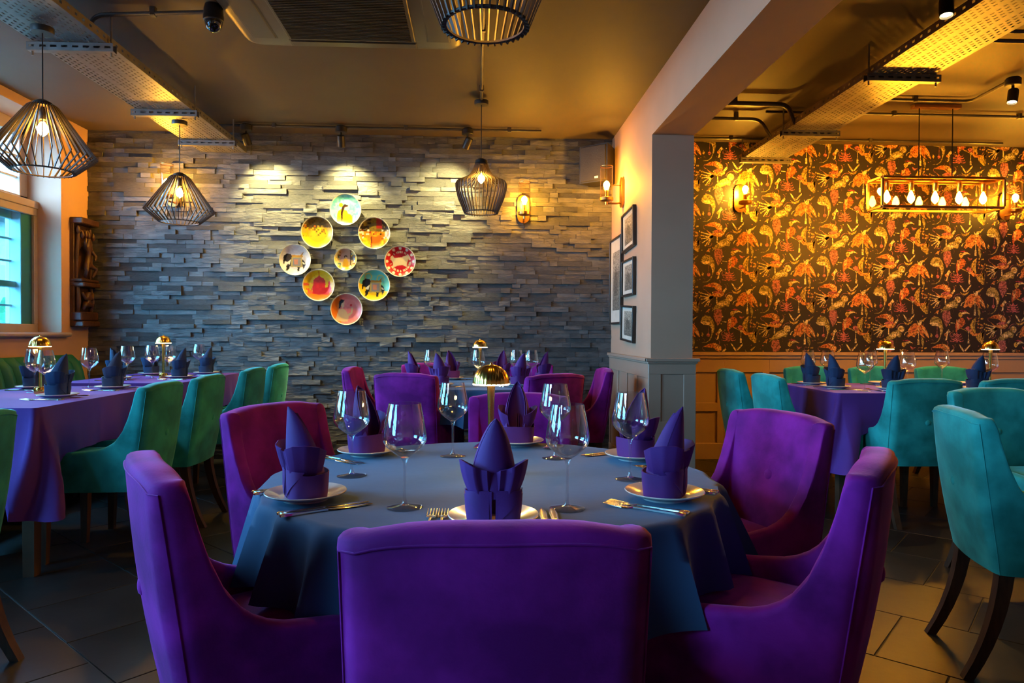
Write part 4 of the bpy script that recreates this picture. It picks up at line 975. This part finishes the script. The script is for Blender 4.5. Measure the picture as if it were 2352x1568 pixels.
# ------------------------------------------------------------------ ceiling cassette, dome camera, speaker
t = thing('air_conditioner', 'brown square ceiling air conditioner with slatted grille', 'air conditioner', (-.75, 3.90, ZC))
def rrect(hx, hy, r, n=6):
    o = []
    for cx, cy, a0 in ((hx - r, hy - r, 0), (-hx + r, hy - r, 90), (-hx + r, -hy + r, 180), (hx - r, -hy + r, 270)): o += [(cx + r * math.cos(math.radians(a0 + 90 * k / n)), cy + r * math.sin(math.radians(a0 + 90 * k / n))) for k in range(n + 1)]
    return o
HX, HY = .65, .49
m = MB(); secs = []
for ins, z, r in ((0, 0, .09), (-.004, -.018, .09), (.012, -.034, .085), (.04, -.042, .07)): secs.append([(x, y, z) for x, y in rrect(HX - ins, HY - ins, r)])
m.sweep(secs, True, True); m.obj('fascia', 'ac_plastic', t, 40)
GX, GY = .375, .345
MB().box(-GX, GX, -GY, GY, -.052, -.040, .004).obj('grille_frame', 'ac_plastic', t)
gr = MB().box(-GX + .02, GX - .02, -GY + .02, GY - .02, -.0535, -.051).obj('grille', 'ac_dark', t)
sl = MB().box(-GX + .02, GX - .02, -.004, .004, -.0595, -.053, .001).mesh('slat', 'ac_dark')
for k in range(34): link('slat', sl, gr, (0, -GY + .03 + k * (2 * GY - .06) / 33, 0))
for nm, x0, x1, y0, y1 in (('air_flap', -GX, GX, GY + .035, GY + .10), ('air_flap', -GX, GX, -GY - .10, -GY - .035), ('air_flap', -HX + .07, -GX - .075, -GY, GY), ('air_flap', GX + .075, HX - .07, -GY, GY)):
    MB().box(x0, x1, y0, y1, -.048, -.041, .003).obj(nm, 'ac_plastic', t)
    MB().box(x0 - .008, x1 + .008, y0 - .008, y1 + .008, -.0435, -.041).obj('flap_slot', 'ac_plastic', t)
t = thing('dome_camera', 'glossy black dome security camera under the ceiling', 'camera', (-1.455, 3.94, ZC))
MB().lathe([(.045, 0), (.05, -.02), (.052, -.055), (.054, -.06), (.054, -.085), (.05, -.09)], 28).obj('housing', 'black_metal', t)
MB().lathe([(.047, -.088), (.046, -.105), (.036, -.13), (.018, -.145), (.0006, -.149)], 28, caps=False).obj('dome', 'black_gloss', t, 60)
t = thing('wall_speaker', 'dark box loudspeaker in the corner above the partition wall light', 'speaker', (1.09, 6.24, 2.66), math.radians(-38))
MB().prism([(-.14, -.10), (.14, -.10), (.10, .10), (-.10, .10)], -.165, .165, 'z').obj('cabinet', 'speaker_body', t)
MB().box(-.125, .125, -.112, -.099, -.155, .155, .005).obj('grille', 'speaker_grille', t)
MB().box(.02, .055, -.1135, -.1115, -.135, -.118).obj('badge', 'sticker', t)
MB().box(-.02, .02, .09, .16, -.03, .03, .004).obj('bracket', 'black_metal', t)

# ------------------------------------------------------------------ framed prints on the partition
def frame(y0, y1, z0, z1, label, tilt=0, seed=1):
    t = thing('framed_print', label, 'picture', (XP0, (y0 + y1) / 2, (z0 + z1) / 2), 0, 'framed prints on the partition'); t.rotation_euler = (tilt, 0, 0)
    hy, hz = (y1 - y0) / 2, (z1 - z0) / 2; fw_ = .016
    for nm, a, b, c, d in (('frame_side', -hy, -hy + fw_, -hz, hz), ('frame_side', hy - fw_, hy, -hz, hz), ('frame_rail', -hy + fw_, hy - fw_, -hz, -hz + fw_), ('frame_rail', -hy + fw_, hy - fw_, hz - fw_, hz)):
        MB().box(-.032, -.002, a, b, c, d, .002).obj(nm, 'frame_wood', t)
    MB().box(-.016, -.004, -hy + fw_, hy - fw_, -hz + fw_, hz - fw_).obj('mount', 'mount_cream', t, 0)
    # sepia print: small fields of tone
    rr = random.Random(seed); n, k = 14, 20; py, pz = hy * .62, hz * .68; V = []; F_2 = []; Cc = []
    for i in range(n):
        for j in range(k):
            a0, a1 = -py + 2 * py * i / n, -py + 2 * py * (i + 1) / n; b0, b1 = -pz + 2 * pz * j / k, -pz + 2 * pz * (j + 1) / k; q = len(V)
            V += [(-.0168, a0, b0), (-.0168, a1, b0), (-.0168, a1, b1), (-.0168, a0, b1)]; F_2.append((q, q + 1, q + 2, q + 3))
            v = .62 if j > k * .62 else .42; u = (i - n / 2) / n; build = abs(u) < .28 and j < k * (.75 - abs(u)) and j > k * .2
            v = v * (.55 if build else 1) * rr.uniform(.8, 1.15) * (.75 if j < k * .2 else 1); Cc.append((v * .62, v * .55, v * .42, 1))
    me = bpy.data.meshes.new('print'); me.from_pydata(V, [], F_2); ca = me.color_attributes.new('Col', 'FLOAT_COLOR', 'CORNER'); buf = []
    for c in Cc: buf += list(c) * 4
    ca.data.foreach_set('color', buf); me.materials.append(MAT['print']); link('print', me, t)
frame(5.89, 6.38, 1.235, 2.0, 'tall black framed sepia print, largest of the four', 0, 1)
frame(5.415, 5.865, 1.835, 2.155, 'small black framed print directly below the partition wall light', -.05, 2)
frame(5.415, 5.855, 1.458, 1.757, 'small black framed print, middle one of the stacked three', 0, 3)
frame(5.415, 5.875, 1.086, 1.38, 'small black framed print, lowest one just above the dado rail', .05, 4)

# ------------------------------------------------------------------ painted plates on the stone wall
def inpoly(x, y, p):
    c = False; n = len(p); j = n - 1
    for i in range(n):
        if (p[i][1] > y) != (p[j][1] > y) and x < (p[j][0] - p[i][0]) * (y - p[i][1]) / (p[j][1] - p[i][1]) + p[i][0]: c = not c
        j = i
    return c
def mixc(a, b, t): t = max(0, min(1, t)); return tuple(a[i] + (b[i] - a[i]) * t for i in range(3))
CR, YL, OR, RD, TL, DK, PK, BK, GR = srgb(240, 226, 190), srgb(246, 190, 20), srgb(232, 110, 16), srgb(205, 20, 18), srgb(92, 190, 178), srgb(60, 30, 14), srgb(226, 108, 96), srgb(28, 24, 26), srgb(132, 124, 122)
def hsh(x, y): v = math.sin(x * 127.1 + y * 311.7) * 43758.5453; return v - math.floor(v)
def cell(x, y, s): return hsh(math.floor(x * s), math.floor(y * s))
ELE = [[(-.75, .28), (-.55, .42), (-.3, .38), (-.2, .1), (-.3, -.35), (-.55, -.6), (-.6, -.4), (-.45, -.2), (-.68, -.05), (-.72, -.3), (-.78, -.2)], [(.35, .1), (.55, -.05), (.66, -.3), (.5, -.62), (.42, -.3), (.3, -.2)], [(-.52, -.4), (-.62, -.68), (-.5, -.72), (-.36, -.45)], [(.12, -.42), (.1, -.72), (.24, -.72), (.28, -.42)]]
HOW = [(-.3, .28), (-.2, .34), (.3, .3), (.5, .5), (.42, .28), (.46, .2), (-.26, .2)]; CLOTHP = [(-.26, .2), (.4, .2), (.44, -.45), (-.32, -.45)]
def elephant(x, y, b):
    c = b
    if inpoly(x, y, HOW): c = srgb(190, 130, 40)
    for p in ELE:
        if inpoly(x, y, p): c = BK
    if inpoly(x, y, CLOTHP): c = GR if max(abs(x - .07) / .33, abs(y + .12) / .33) < .78 else srgb(176, 150, 80)
    if abs(x - .02) < .12 and abs(y + .12) < .16: c = srgb(190, 120, 90)
    if inpoly(x, y, [(-.6, -.2), (-.3, .05), (-.38, -.3)]) or inpoly(x, y, [(.42, -.1), (.6, -.25), (.5, -.3)]): c = CR
    return c
def d_lady(x, y):
    c = mixc(srgb(150, 214, 205), TL, cell(x, y, 9))
    if inpoly(x, y, [(-.55, -.85), (-.58, -.4), (-.5, -.1), (-.3, .05), (.05, -.05), (.12, -.25), (.3, -.3), (.42, -.5), (.42, -.85)]): c = YL
    if math.hypot(x + .32, y - .3) < .13: c = YL
    if inpoly(x, y, [(-.02, .3), (.22, .25), (.2, .05), (.02, -.02), (-.1, .1)]): c = srgb(246, 214, 190)
    if inpoly(x, y, [(-.3, -.75), (-.34, -.2), (-.24, .2), (-.1, .36), (.15, .3), (.12, .2), (-.08, .15), (-.2, -.2), (-.22, -.72)]): c = DK
    return c
def d_crowd(x, y):
    c = YL
    if y > .3: c = (srgb(96, 70, 20), srgb(120, 88, 26))[int(cell(x, y, 9) * 2) % 2]      # darker brown cells across the upper part
    if -.25 < y < .5 and x < .5 - y * .3 and cell(x, y, 9) > .55: c = mixc(c, (srgb(60, 40, 10), OR, srgb(220, 170, 60))[int(cell(y, x, 9) * 3) % 3], .8)
    return c
def d_court(x, y):
    c = mixc(OR, YL, cell(x, y, 7)); q = cell(x + 3, y, 9)
    if y > .1: c = mixc(srgb(110, 84, 20), srgb(150, 120, 30), q); c = srgb(50, 34, 14) if (abs(x) > .22 and q > .45) else c
    if y > .3 and abs(x - .3) < .18: c = srgb(170, 40, 20)
    if -.35 < y < .25 and q > .62: c = (srgb(60, 60, 20), srgb(220, 130, 20), srgb(160, 50, 16), CR)[int(q * 37) % 4]
    if y < -.2 and abs(x - .05) < .3: c = OR
    if y < -.2 and (abs(x + .2) < .05): c = srgb(150, 60, 10)
    return c
def d_ele1(x, y): return elephant(x, y, mixc(srgb(238, 222, 204), srgb(214, 190, 180), cell(x, y, 8) * .7))
def d_small(x, y):
    c = mixc(srgb(214, 170, 90), srgb(240, 220, 150), cell(x, y, 8))
    if abs(x) < .5 and y > -.2: c = srgb(196, 150, 120)
    if abs(x) > .45 and cell(x, y, 7) > .5: c = (srgb(150, 90, 20), srgb(90, 120, 110), YL)[int(cell(y, x, 7) * 3) % 3]
    if inpoly(x, y, [(-.3, -.9), (-.26, -.2), (-.12, .1), (.1, .1), (.22, -.2), (.25, -.9)]): c = srgb(222, 160, 30)
    if math.hypot(x + .02, y - .26) < .14: c = DK
    if math.hypot(x + .0, y - .18) < .09: c = srgb(226, 176, 120)
    if abs(x - .42) < .05 and y > -.5: c = srgb(120, 80, 40)
    return c
def d_cow(x, y):
    c = srgb(208, 26, 32); r = math.hypot(x, y); a = math.atan2(y, x); k = round(a / (2 * PI / 12)) * 2 * PI / 12
    if math.hypot(x - .84 * math.cos(k), y - .84 * math.sin(k)) < .085: c = CR
    if inpoly(x, y, [(-.52, .42), (-.38, .22), (.1, .28), (.48, .46), (.5, .1), (.42, -.2), (.42, -.42), (.3, -.3), (.1, -.22), (-.22, -.28), (-.5, -.42), (-.46, -.1), (-.6, .1)]): c = srgb(238, 206, 150)
    if .55 < r < .68 and cell(a * 3, r, 4) > .5: c = srgb(238, 206, 150)
    return c
def d_dome(x, y):
    c = OR if y < -.5 + .2 * cell(x, y, 7) else mixc(srgb(222, 176, 30), YL, cell(x, y, 9))
    if inpoly(x, y, [(-.42, -.55), (-.42, -.1), (-.36, .05), (-.36, .3), (-.25, .44), (-.08, .54), (0, .72), (.08, .54), (.28, .44), (.4, .26), (.4, .02), (.36, -.1), (.4, -.16), (.56, -.1), (.58, .22), (.64, .32), (.7, .22), (.7, -.05), (.8, -.2), (.6, -.6)]): c = mixc(RD, srgb(226, 40, 30), cell(x, y, 6))
    if abs(x) < .012 and .6 < y < .88: c = RD
    if x < -.4 and abs(y + .2) < .35 and cell(x, y, 10) > .5: c = srgb(230, 90, 60)
    return c
def d_ele2(x, y):
    c = mixc(TL, srgb(120, 196, 150), cell(x, y, 6)) if y > -.15 - .3 * x else YL
    if y < -.45: c = YL
    r = abs(math.hypot(x - .38, y - .42) - .22); r = min(r, abs(math.hypot(x + .38, y - .55) - .2))
    if r < .035 and y > .3: c = srgb(196, 186, 90)
    if inpoly(x, y, [(-.72, .05), (-.55, .45), (-.4, .05)]): c = srgb(170, 130, 50)
    return elephant(x, y, c)
def d_rose(x, y):
    c = OR if x < -.5 + .25 * cell(x, y, 7) else mixc(PK, srgb(232, 120, 104), cell(x, y, 7))
    if inpoly(x, y, [(-.72, -.75), (-.6, -.3), (-.5, -.02), (-.25, .05), (-.05, -.1), (.05, -.3), (.25, -.2), (.28, .12), (.38, .1), (.34, -.28), (.12, -.45), (.05, -.8)]): c = srgb(206, 160, 110)
    if inpoly(x, y, [(-.4, .45), (-.15, .5), (-.18, .15), (-.3, .05)]): c = srgb(222, 170, 120)
    if inpoly(x, y, [(-.5, .05), (-.5, .45), (-.36, .62), (-.14, .58), (-.2, .46), (-.34, .36), (-.4, .05)]): c = BK
    if math.hypot(x - .26, y - .26) < .075: c = RD
    return c
def art_plate(x, z, r, fn, label, tilt=.0):
    t = thing('decorative_plate', label, 'plate', (x, YB - .055, z), 0, 'painted plates on the stone wall'); t.rotation_euler = (tilt, 0, 0)
    nr, na = 30, 96; V = [(0, -.002, 0)]; F_2 = []; Cc = [fn(0, 0)]
    for i in range(1, nr + 1):
        q = i / nr; d = .003 if q < .62 else .003 + .026 * ((q - .62) / .38) ** 1.4
        for k in range(na):
            a = 2 * PI * k / na; xx, zz = q * math.cos(a), q * math.sin(a); V.append((r * xx, -.0 - d, r * zz)); Cc.append(fn(xx, zz) if q < .965 else CR)
    for k in range(na): F_2.append((0, 1 + k, 1 + (k + 1) % na))
    for i in range(nr - 1):
        for k in range(na): a, b = 1 + i * na + k, 1 + i * na + (k + 1) % na; F_2.append((a, a + na, b + na, b))
    me = bpy.data.meshes.new('painted_face'); me.from_pydata(V, [], F_2); me.update(); ca = me.color_attributes.new('Col', 'FLOAT_COLOR', 'POINT'); buf = []
    for c in Cc: buf += [c[0] * .52, c[1] * .52, c[2] * .52, 1]
    ca.data.foreach_set('color', buf); me.polygons.foreach_set('use_smooth', [True] * len(me.polygons)); me.materials.append(MAT['print_gloss']); link('painted_face', me, t)
    m = MB().lathe([(.45 * r, .012), (.6 * r, .008), (.98 * r, -.024), (1.0 * r, -.029), (1.005 * r, -.027), (.62 * r, .014), (.45 * r, .016)], 64, caps=False)
    m.v = [(a, c, b) for a, b, c in m.v]; m.obj('plate_back', 'plate_white', t)
    h_ = MB().tube([(0, .012, .0), (0, .055, .01)], .006, 8).obj('hanger', 'black_metal', t)
art_plate(-1.187, 2.262, .140, d_lady, 'turquoise plate painted with a seated woman in yellow', .06)
art_plate(-1.441, 2.055, .143, d_crowd, 'golden plate painted with a crowd under a dark sky', .06)
art_plate(-.930, 2.053, .143, d_court, 'orange plate painted with a crowded court scene', .06)
art_plate(-1.636, 1.803, .140, d_ele1, 'cream plate painted with a dark caparisoned elephant')
art_plate(-1.187, 1.811, .101, d_small, 'smallest painted plate at the centre of the ring')
art_plate(-.697, 1.798, .140, d_cow, 'red plate painted with a cream cow and white dots')
art_plate(-1.427, 1.577, .143, d_dome, 'yellow plate painted with a red domed building')
art_plate(-.930, 1.580, .143, d_ele2, 'green and yellow plate painted with an elephant')
art_plate(-1.178, 1.362, .143, d_rose, 'pink plate painted with a woman holding a red rose')

# ------------------------------------------------------------------ carved wooden panel on the left wall
t = thing('carved_panel', 'tall dark carved wooden panel with dancing figures beside the window', 'carving', (XL, 6.27, 1.19))
MB().box(0, .035, -.12, .14, 0, .94, .004).obj('backboard', 'carved_wood', t)
MB().box(0, .115, -.125, .145, 0, .05, .008).obj('foot_block', 'carved_wood', t); MB().box(0, .10, -.125, .145, .055, .13, .008).obj('plinth', 'carved_wood', t)
MB().box(0, .12, -.125, .145, .345, .385, .008).obj('shelf', 'carved_wood', t); MB().box(0, .105, -.125, .145, .39, .415, .006).obj('shelf_moulding', 'carved_wood', t)
MB().box(0, .11, -.125, .145, .885, .94, .008).obj('head_block', 'carved_wood', t)
for k in range(7): MB().lathe([(.004, 0), (.012, .01), (.018, .03), (.012, .055), (.004, .07)], 10, (.06 + .02 * math.sin(k * 2.2), -.10 + k * .035, .80 - .04 * abs(math.sin(k * 1.3)))).obj('leaf_boss', 'carved_wood', t)
for s in (-1, 1): MB().tube([(.05, s * .10 + .01, .13), (.06, s * .105 + .01, .22), (.05, s * .10 + .01, .345)], [.014, .02, .014], 8).obj('pilaster', 'carved_wood', t); MB().tube([(.04, s * .105 + .01, .415), (.05, s * .11 + .01, .65), (.05, s * .085 + .01, .86)], [.012, .016, .014], 8).obj('pilaster', 'carved_wood', t)
def skin_fig(name, J, E, R_):
    me = bpy.data.meshes.new(name); me.from_pydata(J, E, []); o = link(name, me, t); me.materials.append(MAT['carved_wood'])
    o.modifiers.new('skin', 'SKIN'); sv = me.skin_vertices[0].data
    for i, r in enumerate(R_): sv[i].radius = (r, r)
    sv[0].use_root = True; s = o.modifiers.new('subd', 'SUBSURF'); s.levels = 1; s.render_levels = 2
skin_fig('carved_figure', [(.075, .01, .56), (.08, .02, .63), (.08, .01, .69), (.08, .015, .735), (.085, .02, .775), (.08, -.03, .68), (.10, -.065, .72), (.095, -.04, .77), (.08, .055, .675), (.11, .085, .62), (.12, .05, .58), (.085, -.02, .53), (.11, -.055, .49), (.08, -.04, .425), (.085, .045, .53), (.115, .09, .51), (.09, .06, .43)],
         [(0, 1), (1, 2), (2, 3), (3, 4), (2, 5), (5, 6), (6, 7), (2, 8), (8, 9), (9, 10), (0, 11), (11, 12), (12, 13), (0, 14), (14, 15), (15, 16)], [.03, .024, .032, .016, .03, .018, .014, .01, .018, .014, .01, .024, .018, .012, .024, .018, .012])
skin_fig('crouching_figure', [(.07, .01, .20), (.075, .01, .26), (.08, .01, .31), (.09, -.045, .24), (.08, -.08, .30), (.09, .06, .24), (.08, .09, .30), (.09, -.05, .19), (.07, -.055, .145), (.09, .065, .19), (.07, .065, .145)],
         [(0, 1), (1, 2), (1, 3), (3, 4), (1, 5), (5, 6), (0, 7), (7, 8), (0, 9), (9, 10)], [.034, .032, .028, .016, .012, .016, .012, .02, .014, .02, .014])
